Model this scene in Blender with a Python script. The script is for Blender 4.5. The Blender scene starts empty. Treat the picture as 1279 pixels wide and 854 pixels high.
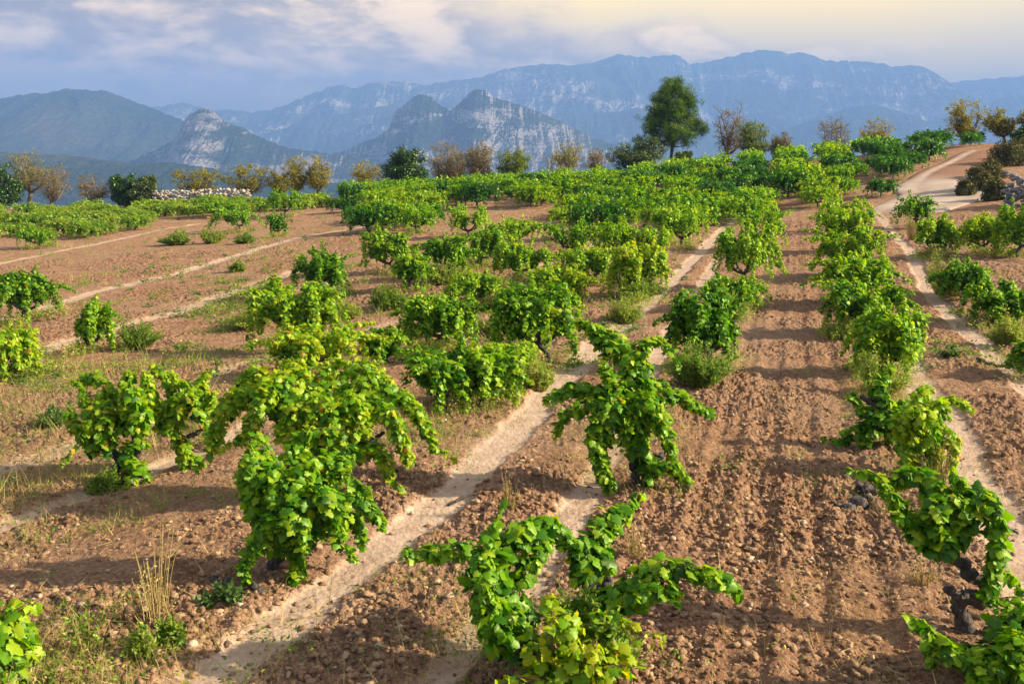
import bpy, math
import numpy as np
from mathutils import Vector

# ------------------------------------------------------------------ camera, sky, sun, exposure
sc = bpy.context.scene
PITCH = math.radians(10.1)
cam_d = bpy.data.cameras.new('camera'); cam = bpy.data.objects.new('camera', cam_d)
sc.collection.objects.link(cam); sc.camera = cam
cam.location = (0, 0, 0); cam.rotation_euler = (math.pi/2 - PITCH, 0, 0)
cam_d.sensor_width = 36; cam_d.lens = 35.0; cam_d.clip_start = 0.1; cam_d.clip_end = 60000

SUN_AZ, SUN_EL = math.radians(97), math.radians(27)
SKY_STRENGTH, SUN_STRENGTH, EXPOSURE = 0.10, 5.0, 1.72
HAZE, HAZE_COL = 2.9e-4, (0.175, 0.31, 0.63, 1)
sun_vec = Vector((math.cos(SUN_EL)*math.sin(SUN_AZ), math.cos(SUN_EL)*math.cos(SUN_AZ), math.sin(SUN_EL)))
sd = bpy.data.lights.new('sun', 'SUN'); sd.energy = SUN_STRENGTH; sd.angle = math.radians(1.0); sd.color = (1.0, 0.85, 0.60)
so = bpy.data.objects.new('sun', sd); so.rotation_euler = sun_vec.to_track_quat('Z', 'Y').to_euler(); sc.collection.objects.link(so)

sc.view_settings.view_transform = 'Standard'; sc.view_settings.look = 'None'
sc.view_settings.gamma = 1.0; sc.view_settings.exposure = EXPOSURE
sc.cycles.max_bounces = 6; sc.cycles.transparent_max_bounces = 4; sc.cycles.diffuse_bounces = 2
sc.cycles.glossy_bounces = 1; sc.cycles.transmission_bounces = 3; sc.cycles.volume_bounces = 2
sc.cycles.use_denoising = True

class NT:
    """tiny node helper"""
    def __init__(s, tree): s.t = tree; s.n = tree.nodes; s.l = tree.links
    def new(s, kind, ins=None, **props):
        n = s.n.new(kind)
        for k, v in props.items(): setattr(n, k, v)
        for k, v in (ins or {}).items(): s.set(n.inputs[k], v)
        return n
    def set(s, sock, v):
        if hasattr(v, 'is_linked') or hasattr(v, 'links'): s.l.new(v, sock)
        else: sock.default_value = v
    def math(s, op, a, b=0.0, c=None, clamp=False):
        n = s.n.new('ShaderNodeMath'); n.operation = op; n.use_clamp = clamp
        s.set(n.inputs[0], a); s.set(n.inputs[1], b)
        if c is not None: s.set(n.inputs[2], c)
        return n.outputs[0]
    def mix(s, f, a, b, blend='MIX'):
        n = s.n.new('ShaderNodeMix'); n.data_type = 'RGBA'; n.blend_type = blend
        s.set(n.inputs[0], f); s.set(n.inputs[6], a); s.set(n.inputs[7], b)
        return n.outputs[2]
    def ramp(s, f, stops, interp='LINEAR'):
        n = s.n.new('ShaderNodeValToRGB'); n.color_ramp.interpolation = interp
        e = n.color_ramp.elements
        while len(e) < len(stops): e.new(0.5)
        for el, (p, c) in zip(e, stops):
            el.position = p; el.color = c if len(c) == 4 else (*c, 1)
        s.set(n.inputs[0], f); return n.outputs[0]
    def noise(s, vec, scale, detail=4, rough=0.55, dim='3D', dist=0.0):
        n = s.n.new('ShaderNodeTexNoise'); n.noise_dimensions = dim
        if vec is not None: s.l.new(vec, n.inputs['Vector'])
        n.inputs['Scale'].default_value = scale; n.inputs['Detail'].default_value = detail
        n.inputs['Roughness'].default_value = rough; n.inputs['Distortion'].default_value = dist
        return n.outputs[0]
    def mr(s, v, a, b, c=0.0, d=1.0, smooth=True):
        n = s.n.new('ShaderNodeMapRange'); n.interpolation_type = 'SMOOTHSTEP' if smooth else 'LINEAR'
        s.set(n.inputs[0], v); n.inputs[1].default_value = a; n.inputs[2].default_value = b
        n.inputs[3].default_value = c; n.inputs[4].default_value = d
        return n.outputs[0]

def build_world():
    w = bpy.data.worlds.new('World'); sc.world = w; w.use_nodes = True
    t = NT(w.node_tree); w.node_tree.nodes.clear()
    sky = t.new('ShaderNodeTexSky', sky_type='NISHITA', sun_disc=False, sun_elevation=SUN_EL, sun_rotation=SUN_AZ)
    sky.altitude = 300; sky.air_density = 1.0; sky.dust_density = 2.0; sky.ozone_density = 1.5
    tc = t.new('ShaderNodeTexCoord')
    sep = t.new('ShaderNodeSeparateXYZ', {0: tc.outputs['Generated']})
    X, Y, Z = sep.outputs
    # cloud coordinates: the flat underside of a layer about 1 km up, squashed towards the horizon
    zz = t.math('ADD', Z, 0.07)
    cx = t.math('DIVIDE', X, zz); cy = t.math('DIVIDE', Y, zz)
    comb = t.new('ShaderNodeCombineXYZ', {0: t.math('MULTIPLY', cx, 0.8), 1: t.math('MULTIPLY', cy, 0.8), 2: 0.0})
    layer = t.noise(comb.outputs[0], 0.55, 8, 0.6, dist=0.35)
    comb2 = t.new('ShaderNodeCombineXYZ', {0: X, 1: Y, 2: t.math('MULTIPLY', Z, 2.6)})
    puff = t.noise(comb2.outputs[0], 9.5, 9, 0.6, dist=0.2)
    big = t.noise(comb2.outputs[0], 2.6, 3, 0.5)
    # azimuth across the picture, 0 at the left edge, 1 at the right edge
    az = t.mr(t.math('DIVIDE', X, t.math('MAXIMUM', Y, 0.05)), -0.55, 0.55, 0, 1, False)
    # height of the cloud bank's top drops towards the right
    top = t.math('SUBTRACT', 0.255, t.math('MULTIPLY', az, 0.185))
    edge = t.math('ADD', t.math('SUBTRACT', top, Z), t.math('MULTIPLY', t.math('SUBTRACT', puff, 0.5), 0.13))
    bank = t.mr(edge, -0.012, 0.035)
    soft = t.math('ADD', t.math('MULTIPLY', puff, 0.72), t.math('MULTIPLY', layer, 0.28))
    lit = t.mr(soft, 0.43, 0.60)
    rim = t.mr(edge, 0.06, 0.0)
    lit = t.math('MAXIMUM', t.math('MULTIPLY', lit, t.mr(Z, 0.03, 0.12)), t.math('MULTIPLY', rim, 0.55))
    lowc = t.mix(az, (2.1, 1.1, .1, 1), (4.0, 2.5, .6, 1))
    highc = t.mix(az, (8.2, 5.2, 2.0, 1), (12.8, 8.2, 2.0, 1))
    cloud = t.mix(lit, lowc, highc)
    veil = t.mix(t.mr(Z, 0.02, 0.20), (9.0, 5.9, 1.0, 1), (11.8, 7.4, 0.02, 1))
    zen = t.math('MULTIPLY', t.mr(Z, 0.5, 0.18), t.mr(Y, -.1, .45))
    clear = t.mix(t.math('MULTIPLY', t.mr(big, 0.3, 0.7, 0.82, 1.0), t.math('ADD', .12, t.math('MULTIPLY', zen, 0.88))), sky.outputs[0], veil)
    dirm = t.math('MULTIPLY', t.mr(Y, -0.1, 0.45), t.mr(Z, .6, .3))   # the painted-in weather is ahead; behind, broken cloud
    bank = t.math('MULTIPLY', bank, dirm)
    out = t.mix(bank, clear, cloud)
    bg = t.new('ShaderNodeBackground', {'Color': out, 'Strength': SKY_STRENGTH})
    o = t.new('ShaderNodeOutputWorld'); t.l.new(bg.outputs[0], o.inputs[0])
build_world()

# ------------------------------------------------------------------ numpy helpers
rng = np.random.default_rng(7)
F = 35.0/36.0*1279.0
cp, sp_ = math.cos(PITCH), math.sin(PITCH)
def pix_dir(px, py):
    u = (np.asarray(px, float)-639.5)/F; v = (427.0-np.asarray(py, float))/F
    return np.stack([u, cp+v*sp_, -sp_+v*cp], -1)
def pix(px, py, Y):
    d = pix_dir(px, py); return d*(np.asarray(Y, float)/d[..., 1])[..., None]
def project(P):
    P = np.asarray(P, float)
    dep = P[..., 1]*cp - P[..., 2]*sp_; up = P[..., 1]*sp_ + P[..., 2]*cp
    return 639.5+F*P[..., 0]/dep, 427.0-F*up/dep, dep

def _h(ix, iy, s):
    h = (ix.astype(np.int64)*374761393 + iy.astype(np.int64)*668265263 + s*1442695041) & 0xffffffff
    h = ((h ^ (h >> 13))*1274126177) & 0xffffffff
    h = ((h ^ (h >> 16))*2246822519) & 0xffffffff
    return ((h ^ (h >> 15)) & 0xffffff)/float(0x1000000)
def vnoise(x, y, s=0):
    ix = np.floor(x); iy = np.floor(y); fx = x-ix; fy = y-iy
    fx = fx*fx*fx*(fx*(fx*6-15)+10); fy = fy*fy*fy*(fy*(fy*6-15)+10)
    a = _h(ix, iy, s); b = _h(ix+1, iy, s); c = _h(ix, iy+1, s); d = _h(ix+1, iy+1, s)
    return (a+(b-a)*fx)+((c+(d-c)*fx)-(a+(b-a)*fx))*fy
def fbm(x, y, o=4, s=0, g=0.5):
    t = 0; a = 1; n = 0
    for i in range(o):
        t = t+a*vnoise(x*2**i+17.3*i, y*2**i-9.1*i, s+i); n += a; a *= g
    return t/n
def ridged(x, y, o=5, s=0, g=0.5):
    t = 0; a = 1; n = 0
    for i in range(o):
        t = t+a*(1-np.abs(2*vnoise(x*2**i+7.7*i, y*2**i+3.1*i, s+i)-1)); n += a; a *= g
    return t/n
def clods(x, y, cell, s=0):
    """rounded lumps of random size, one per cell"""
    x = x/cell; y = y/cell; ix = np.floor(x); iy = np.floor(y); best = np.zeros_like(x)
    for dx in (-1, 0, 1):
        for dy in (-1, 0, 1):
            jx = ix+dx; jy = iy+dy
            ux = jx+_h(jx, jy, s); uy = jy+_h(jx, jy, s+1); r = 0.25+0.55*_h(jx, jy, s+2)**1.5
            ex = 0.7+0.6*_h(jx, jy, s+3)
            d2 = ((x-ux)*ex)**2+((y-uy)/ex)**2
            best = np.maximum(best, r*np.sqrt(np.maximum(0, 1-d2/(r*r))))
    return best*cell
def sstep(v, a, b):
    t = np.clip((v-a)/(b-a), 0, 1); return t*t*(3-2*t)

# ------------------------------------------------------------------ the shape of the land
PLANE = lambda Y: -2.69-0.017*Y
ctrl = []
for X, Y in [(-3, 4), (0, 4), (3, 4), (-2.5, 7), (1, 7), (4, 7), (-4, 10), (1, 10), (5, 10), (-2, 14), (3, 14), (7, 14), (2, 19), (6, 19), (-60, -25), (0, -25), (60, -25), (-10, -5), (10, -5), (0, -3), (-25, 3), (25, 3)]:
    ctrl.append((X, Y, PLANE(Y)))
for px, py, Y in [(30, 400, 23), (120, 445, 17.5), (150, 602, 9.8), (0, 700, 7.6), (51, 303, 46), (10, 330, 37), (150, 330, 35), (250, 300, 44), (345, 295, 46), (440, 292, 42),
                  (370, 430, 19.5), (560, 350, 26), (700, 340, 28), (600, 290, 42), (700, 275, 48), (0, 262, 74), (200, 256, 76), (400, 250, 72),
                  (600, 240, 70), (560, 262, 54), (750, 250, 56), (750, 228, 75), (860, 300, 35), (860, 212, 78), (900, 250, 52), (1000, 262, 45), (1000, 312, 31), (1000, 203, 74), (1000, 230, 57),
                  (1150, 188, 62), (1120, 215, 52), (1060, 280, 38), (1100, 262, 42), (1180, 250, 44), (1150, 300, 33), (1230, 200, 55), (1215, 222, 49),
                  (1230, 400, 18.5), (1279, 300, 32), (1300, 480, 12.5), (1190, 360, 22), (1279, 180, 60), (1290, 262, 38), (1400, 250, 40), (1400, 330, 24), (1500, 230, 55),
                  (-200, 262, 74), (-200, 330, 38), (-250, 430, 20), (-200, 600, 9.5)]:
    ctrl.append(tuple(pix(px, py, Y)))
for X, Y, Z in [(-110, 100, -8), (-50, 105, -6.5), (-10, 105, -4), (25, 105, -1.2), (60, 105, 0.5), (110, 100, 2), (-110, 30, -7), (110, 30, 0), (-110, -30, -3), (110, -30, -1), (0, 140, -10), (60, 140, -6), (-60, 140, -12)]:
    ctrl.append((X, Y, Z))
ctrl = np.array(ctrl)
def tps_fit(c, lam=0.6):
    n = len(c); d = np.hypot(c[:, None, 0]-c[None, :, 0], c[:, None, 1]-c[None, :, 1])
    K = np.where(d > 0, d*d*np.log(np.maximum(d, 1e-9)), 0)+lam*np.eye(n)*8
    P = np.c_[np.ones(n), c[:, :2]]
    A = np.block([[K, P], [P.T, np.zeros((3, 3))]])
    return np.linalg.solve(A, np.r_[c[:, 2], 0, 0, 0])
_w = tps_fit(ctrl)
gx = np.arange(-125, 125.1, 0.5); gy = np.arange(-40, 150.1, 0.5)
GX, GY = np.meshgrid(gx, gy, indexing='ij')
GZ = _w[-3]+_w[-2]*GX+_w[-1]*GY
for i in range(len(ctrl)):
    d2 = (GX-ctrl[i, 0])**2+(GY-ctrl[i, 1])**2
    GZ += _w[i]*0.5*d2*np.log(np.maximum(d2, 1e-12))
def zfield(x, y):
    x = np.asarray(x, float); y = np.asarray(y, float)
    fx = np.clip((x+125)/0.5, 0, len(gx)-1.001); fy = np.clip((y+40)/0.5, 0, len(gy)-1.001)
    ix = fx.astype(int); iy = fy.astype(int); fx = fx-ix; fy = fy-iy
    return (GZ[ix, iy]*(1-fx)*(1-fy)+GZ[ix+1, iy]*fx*(1-fy)+GZ[ix, iy+1]*(1-fx)*fy+GZ[ix+1, iy+1]*fx*fy)
def zbase(x, y):
    r = np.hypot(x, y)
    z = zfield(x, y)
    drop = sstep(r, 96, 700)
    z = z-np.maximum(0, np.minimum(r, 300)-92)*0.10
    return z*(1-drop)+(-150-60*sstep(r, 700, 4000))*drop
def ground_at(px, py):
    """where the line of sight through a photo point meets the land"""
    d = pix_dir(px, py)
    Y = np.geomspace(3.5, 120, 3000); P = d[None]*(Y/d[1])[:, None]
    below = P[:, 2] < zbase(P[:, 0], P[:, 1])
    i = int(np.argmax(below)) if below.any() else int(np.argmin(P[:, 2]-zbase(P[:, 0], P[:, 1])))
    return np.array([P[i, 0], P[i, 1], float(zbase(P[i, 0], P[i, 1]))])
VPD = np.array([math.sin(math.radians(15.5)), math.cos(math.radians(15.5))]); VPN = np.array([VPD[1], -VPD[0]])

TRACKS = [([(230, 870), (400, 740), (560, 620), (650, 530), (745, 430), (820, 370), (870, 320), (905, 285), (930, 262)], .34, 1.0),
          ([(540, 854), (690, 690), (770, 545), (835, 420), (880, 350), (915, 290)], .26, .75),
          ([(1095, 264), (1112, 286), (1136, 311), (1147, 335), (1161, 367), (1193, 399), (1228, 430), (1262, 465), (1330, 530), (1430, 640), (1560, 790)], .28, .9),
          ([(1125, 440), (1150, 480), (1185, 530), (1212, 595), (1250, 650), (1279, 705), (1340, 800), (1400, 900)], .36, .9),
          ([(-60, 683), (50, 636), (112, 615), (260, 560), (330, 520)], .24, .8),
          ([(-60, 612), (0, 587), (96, 557), (200, 505), (300, 455), (420, 425), (520, 393), (600, 360), (690, 328), (760, 300)], .30, .6),
          ([(-60, 415), (58, 384), (119, 364), (217, 343), (340, 306), (397, 292), (470, 280), (540, 272)], .40, .9),
          ([(-60, 470), (34, 442), (136, 411), (217, 391), (320, 355), (430, 320)], .45, .75),
          ([(-60, 345), (14, 326), (112, 306), (204, 286), (250, 279)], .35, .8),
          ([(560, 300), (640, 290), (720, 265)], .4, .5), ([(620, 395), (560, 410), (470, 425), (400, 432)], .3, .5)]
def world_line(pts):
    Q = [ground_at(x, y)[:2] for x, y in pts]
    out = []
    for a, b in zip(Q[:-1], Q[1:]): out += [a]
    return np.array(out+[Q[-1]])
TR = [(world_line(p), w, s) for p, w, s in TRACKS]
def dist_line(x, y, L):
    best = np.full(x.shape, 1e9)
    for (ax, ay), (bx, by) in zip(L[:-1], L[1:]):
        dx, dy = bx-ax, by-ay; t = np.clip(((x-ax)*dx+(y-ay)*dy)/(dx*dx+dy*dy+1e-9), 0, 1)
        best = np.minimum(best, np.hypot(x-ax-t*dx, y-ay-t*dy))
    return best
def track_mask(x, y):
    x = np.asarray(x, float); y = np.asarray(y, float)
    m = np.zeros(x.shape); wob = 0.45+0.9*fbm(x*1.6, y*1.6, 4, 31)
    for L, w, s in TR:
        d = dist_line(x, y, L)/(wob*.8)
        m = np.maximum(m, s*(1-sstep(d, w*0.5, w*1.25)))
        m = np.maximum(m, 0.25*s*(1-sstep(d, w*1.0, w*2.6)))
    return m
ROAD = world_line([(1108, 272), (1150, 256), (1180, 243), (1172, 232), (1180, 222), (1205, 207), (1225, 196), (1245, 187)])
ROADW = 1.5

SA = float(ground_at(640, 820)[:2]@VPN)
def relief(x, y, tm=None, fine=True):
    """ploughed lumps, furrows and pressed wheel tracks on top of the land"""
    if tm is None: tm = track_mask(x, y)
    rough = np.clip(1-tm*1.15, 0.04, 1)
    s = x*VPN[0]+y*VPN[1]
    lane = sstep(s, SA+.3, SA+.7)*(1-sstep(s, SA+2.3, SA+2.7))
    fade = 1/(1+(np.hypot(x, y)/16)**3)
    furrow = (0.006+.016*lane*fade)*np.sin(2*math.pi*(s+0.10*fbm(x*.5, y*.5, 2, 5))/0.42)*(0.4+0.8*fbm(x*.4, y*.4, 2, 8))+.009*fade*lane*np.sin(2*math.pi*s/.19)*(.5+fbm(x*.8, y*.3, 2, 18))
    z = furrow*rough+0.07*(fbm(x*1.3, y*1.3, 4, 11)-.5)*(0.35+0.65*rough)-0.035*tm
    if fine:
        patch = 0.35+0.95*sstep(fbm(x*.7, y*.7, 3, 44), .35, .65)
        z = z+rough*patch*(0.42*clods(x, y, .10, 60)+0.60*clods(x+3, y, .045, 70)+0.034*(ridged(x*16, y*16, 3, 21)-.5))
        z = z+0.010*(fbm(x*30, y*30, 2, 91)-.5)
    return z
def zground(x, y):
    x = np.atleast_1d(np.asarray(x, float)); y = np.atleast_1d(np.asarray(y, float))
    return zbase(x, y)+relief(x, y)

# ------------------------------------------------------------------ mesh helpers
def mesh_np(name, V, T, mats=None, attrs=None, smooth=False, mat_idx=None):
    V = np.asarray(V, np.float32); T = np.asarray(T, np.int32); k = T.shape[1]
    me = bpy.data.meshes.new(name)
    me.vertices.add(len(V)); me.vertices.foreach_set('co', V.ravel())
    me.loops.add(T.size); me.loops.foreach_set('vertex_index', T.ravel())
    me.polygons.add(len(T)); me.polygons.foreach_set('loop_start', np.arange(0, T.size, k, dtype=np.int32))
    me.polygons.foreach_set('loop_total', np.full(len(T), k, np.int32))
    if smooth: me.polygons.foreach_set('use_smooth', np.ones(len(T), bool))
    if mat_idx is not None: me.polygons.foreach_set('material_index', np.asarray(mat_idx, np.int32))
    for a, v in (attrs or {}).items():
        at = me.attributes.new(a, 'FLOAT', 'POINT'); at.data.foreach_set('value', np.asarray(v, np.float32))
    me.update(calc_edges=True)
    for m in (mats or []): me.materials.append(m)
    return me
def link(name, me, parent=None, loc=None):
    o = bpy.data.objects.new(name, me); sc.collection.objects.link(o)
    if parent is not None: o.parent = parent
    if loc is not None: o.location = tuple(float(v) for v in loc)
    return o
def tag(o, label=None, cat=None, group=None, kind=None):
    if label: o['label'] = label
    if cat: o['category'] = cat
    if group: o['group'] = group
    if kind: o['kind'] = kind
    return o
def thing(name, label, cat, loc, group=None):
    return tag(link(name, None, None, loc), label, cat, group)

class Geo:
    def __init__(s): s.V = []; s.T = []; s.M = []; s.A = []; s.n = 0
    def add(s, V, T, mat=0, attr=None):
        V = np.asarray(V, float); T = np.asarray(T, int)
        s.V.append(V); s.T.append(T+s.n); s.M.append(np.full(len(T), mat)); s.n += len(V)
        s.A.append(np.zeros(len(V)) if attr is None else np.broadcast_to(attr, (len(V),)).astype(float))
    def mesh(s, name, mats, smooth=False):
        return mesh_np(name, np.concatenate(s.V), np.concatenate(s.T), mats, {'tint': np.concatenate(s.A)}, smooth, np.concatenate(s.M))
def norm(v): return v/np.maximum(np.linalg.norm(v, axis=-1, keepdims=True), 1e-9)
def smooth_path(P, n=4):
    """Catmull-Rom through the points"""
    P = np.asarray(P, float)
    if len(P) < 3: 
        t = np.linspace(0, 1, n+1)[:, None]; return P[0]+(P[-1]-P[0])*t
    Q = np.vstack([2*P[0]-P[1], P, 2*P[-1]-P[-2]]); out = []
    for i in range(1, len(Q)-2):
        for t in np.arange(n)/n:
            out.append(0.5*((2*Q[i])+(-Q[i-1]+Q[i+1])*t+(2*Q[i-1]-5*Q[i]+4*Q[i+1]-Q[i+2])*t*t+(-Q[i-1]+3*Q[i]-3*Q[i+1]+Q[i+2])*t**3))
    return np.array(out+[P[-1]])
def tube(geo, P, R, sides=6, mat=0, gnarl=0.0, r=None, tint=0.5):
    P = np.asarray(P, float); n = len(P); R = np.broadcast_to(R, (n,)).astype(float)
    Tn = norm(np.gradient(P, axis=0)); ref = np.array([0.31, 0.95, 0.05])
    A = norm(np.cross(Tn, ref)); B = np.cross(Tn, A)
    th = np.linspace(0, 2*math.pi, sides, endpoint=False)
    rad = R[:, None]*np.ones((1, sides))
    if gnarl and r is not None: rad = rad*(1+gnarl*(r.random((n, sides))-.5)*2)
    V = P[:, None]+rad[..., None]*(np.cos(th)[None, :, None]*A[:, None]+np.sin(th)[None, :, None]*B[:, None])
    V = V.reshape(-1, 3); i = np.arange(n-1)[:, None]*sides; j = np.arange(sides)[None]; k = (j+1) % sides
    a = (i+j).ravel(); b = (i+k).ravel(); c = (i+sides+k).ravel(); d = (i+sides+j).ravel()
    T = np.vstack([np.c_[a, b, c], np.c_[a, c, d]])
    V = np.vstack([V, P[-1:]+Tn[-1:]*R[-1]*0.7, P[:1]]); m = len(V)
    l0 = (n-1)*sides
    cap = np.array([[l0+q, l0+(q+1) % sides, m-2] for q in range(sides)]+[[(q+1) % sides, q, m-1] for q in range(sides)])
    geo.add(V, np.vstack([T, cap]), mat, tint)

half = [(0.06, -.12), (0.26, -.20), (.47, -.02), (.38, .16), (.58, .40), (.34, .50), (.24, .78)]
outl = [(0, 0)]+half+[(0, 1.0)]+[(-x, y) for x, y in half[::-1]]
LEAF_HI = (np.array([(0, .34, .07)]+[(x, y, -.22*abs(x)**1.5-.06*y*y+.03*math.sin(9*x+5*y)) for x, y in outl]), np.array([[0, 1+i, 1+(i+1) % len(outl)] for i in range(len(outl))]))
LEAF_MID = (np.array([(0, 0, 0), (.46, .02, -.06), (.50, .42, -.12), (.2, .66, -.05), (0, 1, -.16), (-.2, .66, -.05), (-.50, .42, -.12), (-.46, .02, -.06), (0, .4, .06)]), np.array([[8, i, (i+1) % 8] for i in range(8)]))
LEAF_LO = (np.array([(0, 0, 0), (.5, .35, -.12), (0, 1, -.1), (-.5, .35, -.12), (0, .4, .07)]), np.array([[4, 0, 1], [4, 1, 2], [4, 2, 3], [4, 3, 0]]))
LEAF_TRI = (np.array([(-.5, .1, 0), (.5, 0, 0), (.1, 1, -.1), (-.3, .7, .05)]), np.array([[0, 1, 2], [0, 2, 3]]))
NEEDLE = (np.array([(-.12, 0, 0), (.12, 0, 0), (0, 1, 0)]), np.array([[0, 1, 2]]))
def scatter(geo, P, N, T, S, tmpl, tint, mat=0, wide=1.0):
    """one leaf-sized template per point: N its normal, T the way its tip points"""
    if len(P) == 0: return
    N = norm(N); T = norm(T-(T*N).sum(-1, keepdims=True)*N); B = np.cross(T, N)
    v, f = tmpl; k = len(v)
    V = P[:, None]+S[:, None, None]*(v[None, :, :1]*wide*B[:, None]+v[None, :, 1:2]*T[:, None]+v[None, :, 2:]*N[:, None])
    Fc = (f[None]+(np.arange(len(P))*k)[:, None, None]).reshape(-1, 3)
    geo.add(V.reshape(-1, 3), Fc, mat, np.repeat(tint, k))

# ------------------------------------------------------------------ materials
def new_mat(name):
    m = bpy.data.materials.new(name); m.use_nodes = True; m.node_tree.nodes.clear(); return m, NT(m.node_tree)
def out(t, sh, disp=None):
    o = t.new('ShaderNodeOutputMaterial'); t.l.new(sh, o.inputs[0])
def leaf_mat(name, stops, trans=0.45, gloss=0.04, rough=0.5, trans_gain=(1.5, 1.5, 0.7), vary=0.2):
    m, t = new_mat(name)
    at = t.new('ShaderNodeAttribute', attribute_name='tint').outputs['Fac']
    oi = t.new('ShaderNodeObjectInfo').outputs['Random']
    f = t.math('ADD', at, t.math('MULTIPLY', t.math('SUBTRACT', oi, .5), vary), clamp=True)
    col = t.ramp(f, stops)
    tcol = t.mix(1.0, col, (*trans_gain, 1), 'MULTIPLY')
    dif = t.new('ShaderNodeBsdfDiffuse', {'Color': col})
    tr = t.new('ShaderNodeBsdfTranslucent', {'Color': tcol})
    mx = t.new('ShaderNodeMixShader', {0: trans, 1: dif.outputs[0], 2: tr.outputs[0]})
    gl = t.new('ShaderNodeBsdfGlossy', {'Color': (.8, 1, .5, 1), 'Roughness': rough})
    m2 = t.new('ShaderNodeMixShader', {0: gloss, 1: mx.outputs[0], 2: gl.outputs[0]})
    out(t, m2.outputs[0]); return m
VINE_STOPS = [(0, (.008, .042, .001)), (.3, (.028, .125, .002)), (.55, (.125, .28, .004)), (.8, (.28, .38, .010)), (.92, (.36, .37, .012)), (1, (.45, .16, .02))]
M_vine = leaf_mat('vine leaf', VINE_STOPS, .44, .03, .45, (2.1, 1.9, .6))
M_vine_yellow = leaf_mat('yellowing vine leaf', [(0, (.05, .15, .01)), (.4, (.14, .26, .02)), (.75, (.32, .38, .03)), (1, (.5, .36, .04))], .5, .05, .4, (1.7, 1.6, .8))
M_vine_dark = leaf_mat('deep green vine leaf', [(0, (.008, .042, .002)), (.5, (.022, .10, .003)), (1, (.08, .20, .006))], .45, .045, .45, (1.7, 1.8, .7))
M_weed = leaf_mat('weed leaf', [(0, (.05, .11, .015)), (.45, (.14, .24, .025)), (.8, (.30, .36, .05)), (1, (.44, .37, .12))], .5, .03, .5, (1.5, 1.5, .9))
M_blue_weed = leaf_mat('blue green weed leaf', [(0, (.03, .085, .018)), (1, (.13, .20, .05))], .4, .04, .5, (1.4, 1.4, .9))
M_straw = leaf_mat('dry straw', [(0, (.24, .16, .06)), (.5, (.42, .31, .12)), (1, (.56, .45, .2))], .3, .02, .6, (1.1, 1.1, .9))
M_pine = leaf_mat('pine needles', [(0, (.010, .038, .003)), (.4, (.035, .09, .005)), (.75, (.10, .17, .008)), (1, (.20, .25, .015))], .25, .03, .5)
M_carob = leaf_mat('dark evergreen leaf', [(0, (.006, .026, .003)), (.5, (.015, .058, .005)), (1, (.05, .12, .010))], .25, .06, .4)
M_olive = leaf_mat('olive leaf', [(0, (.018, .035, .010)), (.5, (.050, .080, .020)), (1, (.13, .16, .05))], .25, .05, .45)
M_almond = leaf_mat('almond leaf', [(0, (.07, .072, .010)), (.5, (.21, .19, .018)), (1, (.42, .34, .03))], .4, .03, .5, (1.5, 1.4, .8))
M_rust = leaf_mat('sparse brown leaf', [(0, (.10, .075, .032)), (.5, (.22, .165, .065)), (1, (.34, .28, .11))], .35, .02, .5, (1.3, 1.2, .8))
M_ygreen = leaf_mat('yellow green leaf', [(0, (.05, .10, .012)), (.5, (.13, .18, .02)), (1, (.30, .30, .03))], .4, .03, .5, (1.5, 1.4, .8))

def bark_mat(name, c0, c1, sc_=18, bump=.6):
    m, t = new_mat(name); tc = t.new('ShaderNodeTexCoord')
    mp = t.new('ShaderNodeMapping', {'Vector': tc.outputs['Object'], 'Scale': (1, 1, .35)})
    n = t.noise(mp.outputs[0], sc_, 6, .65); n2 = t.noise(mp.outputs[0], sc_*4, 3, .6)
    col = t.ramp(n, [(.35, c0), (.68, c1)])
    b = t.new('ShaderNodeBump', {'Strength': bump, 'Distance': .02, 'Height': t.math('ADD', n, t.math('MULTIPLY', n2, .5))})
    p = t.new('ShaderNodeBsdfPrincipled', {'Base Color': col, 'Roughness': .85, 'Normal': b.outputs[0]})
    out(t, p.outputs[0]); return m
M_vbark = bark_mat('vine bark', (.022, .018, .016), (.13, .105, .09), 26, 1.0)
M_cane = bark_mat('vine cane', (.10, .055, .02), (.24, .15, .06), 30, .3)
M_bark = bark_mat('tree bark', (.03, .022, .018), (.11, .085, .065), 6, .8)
M_twig = bark_mat('grey twig', (.09, .065, .042), (.25, .20, .14), 6, .3)

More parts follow.
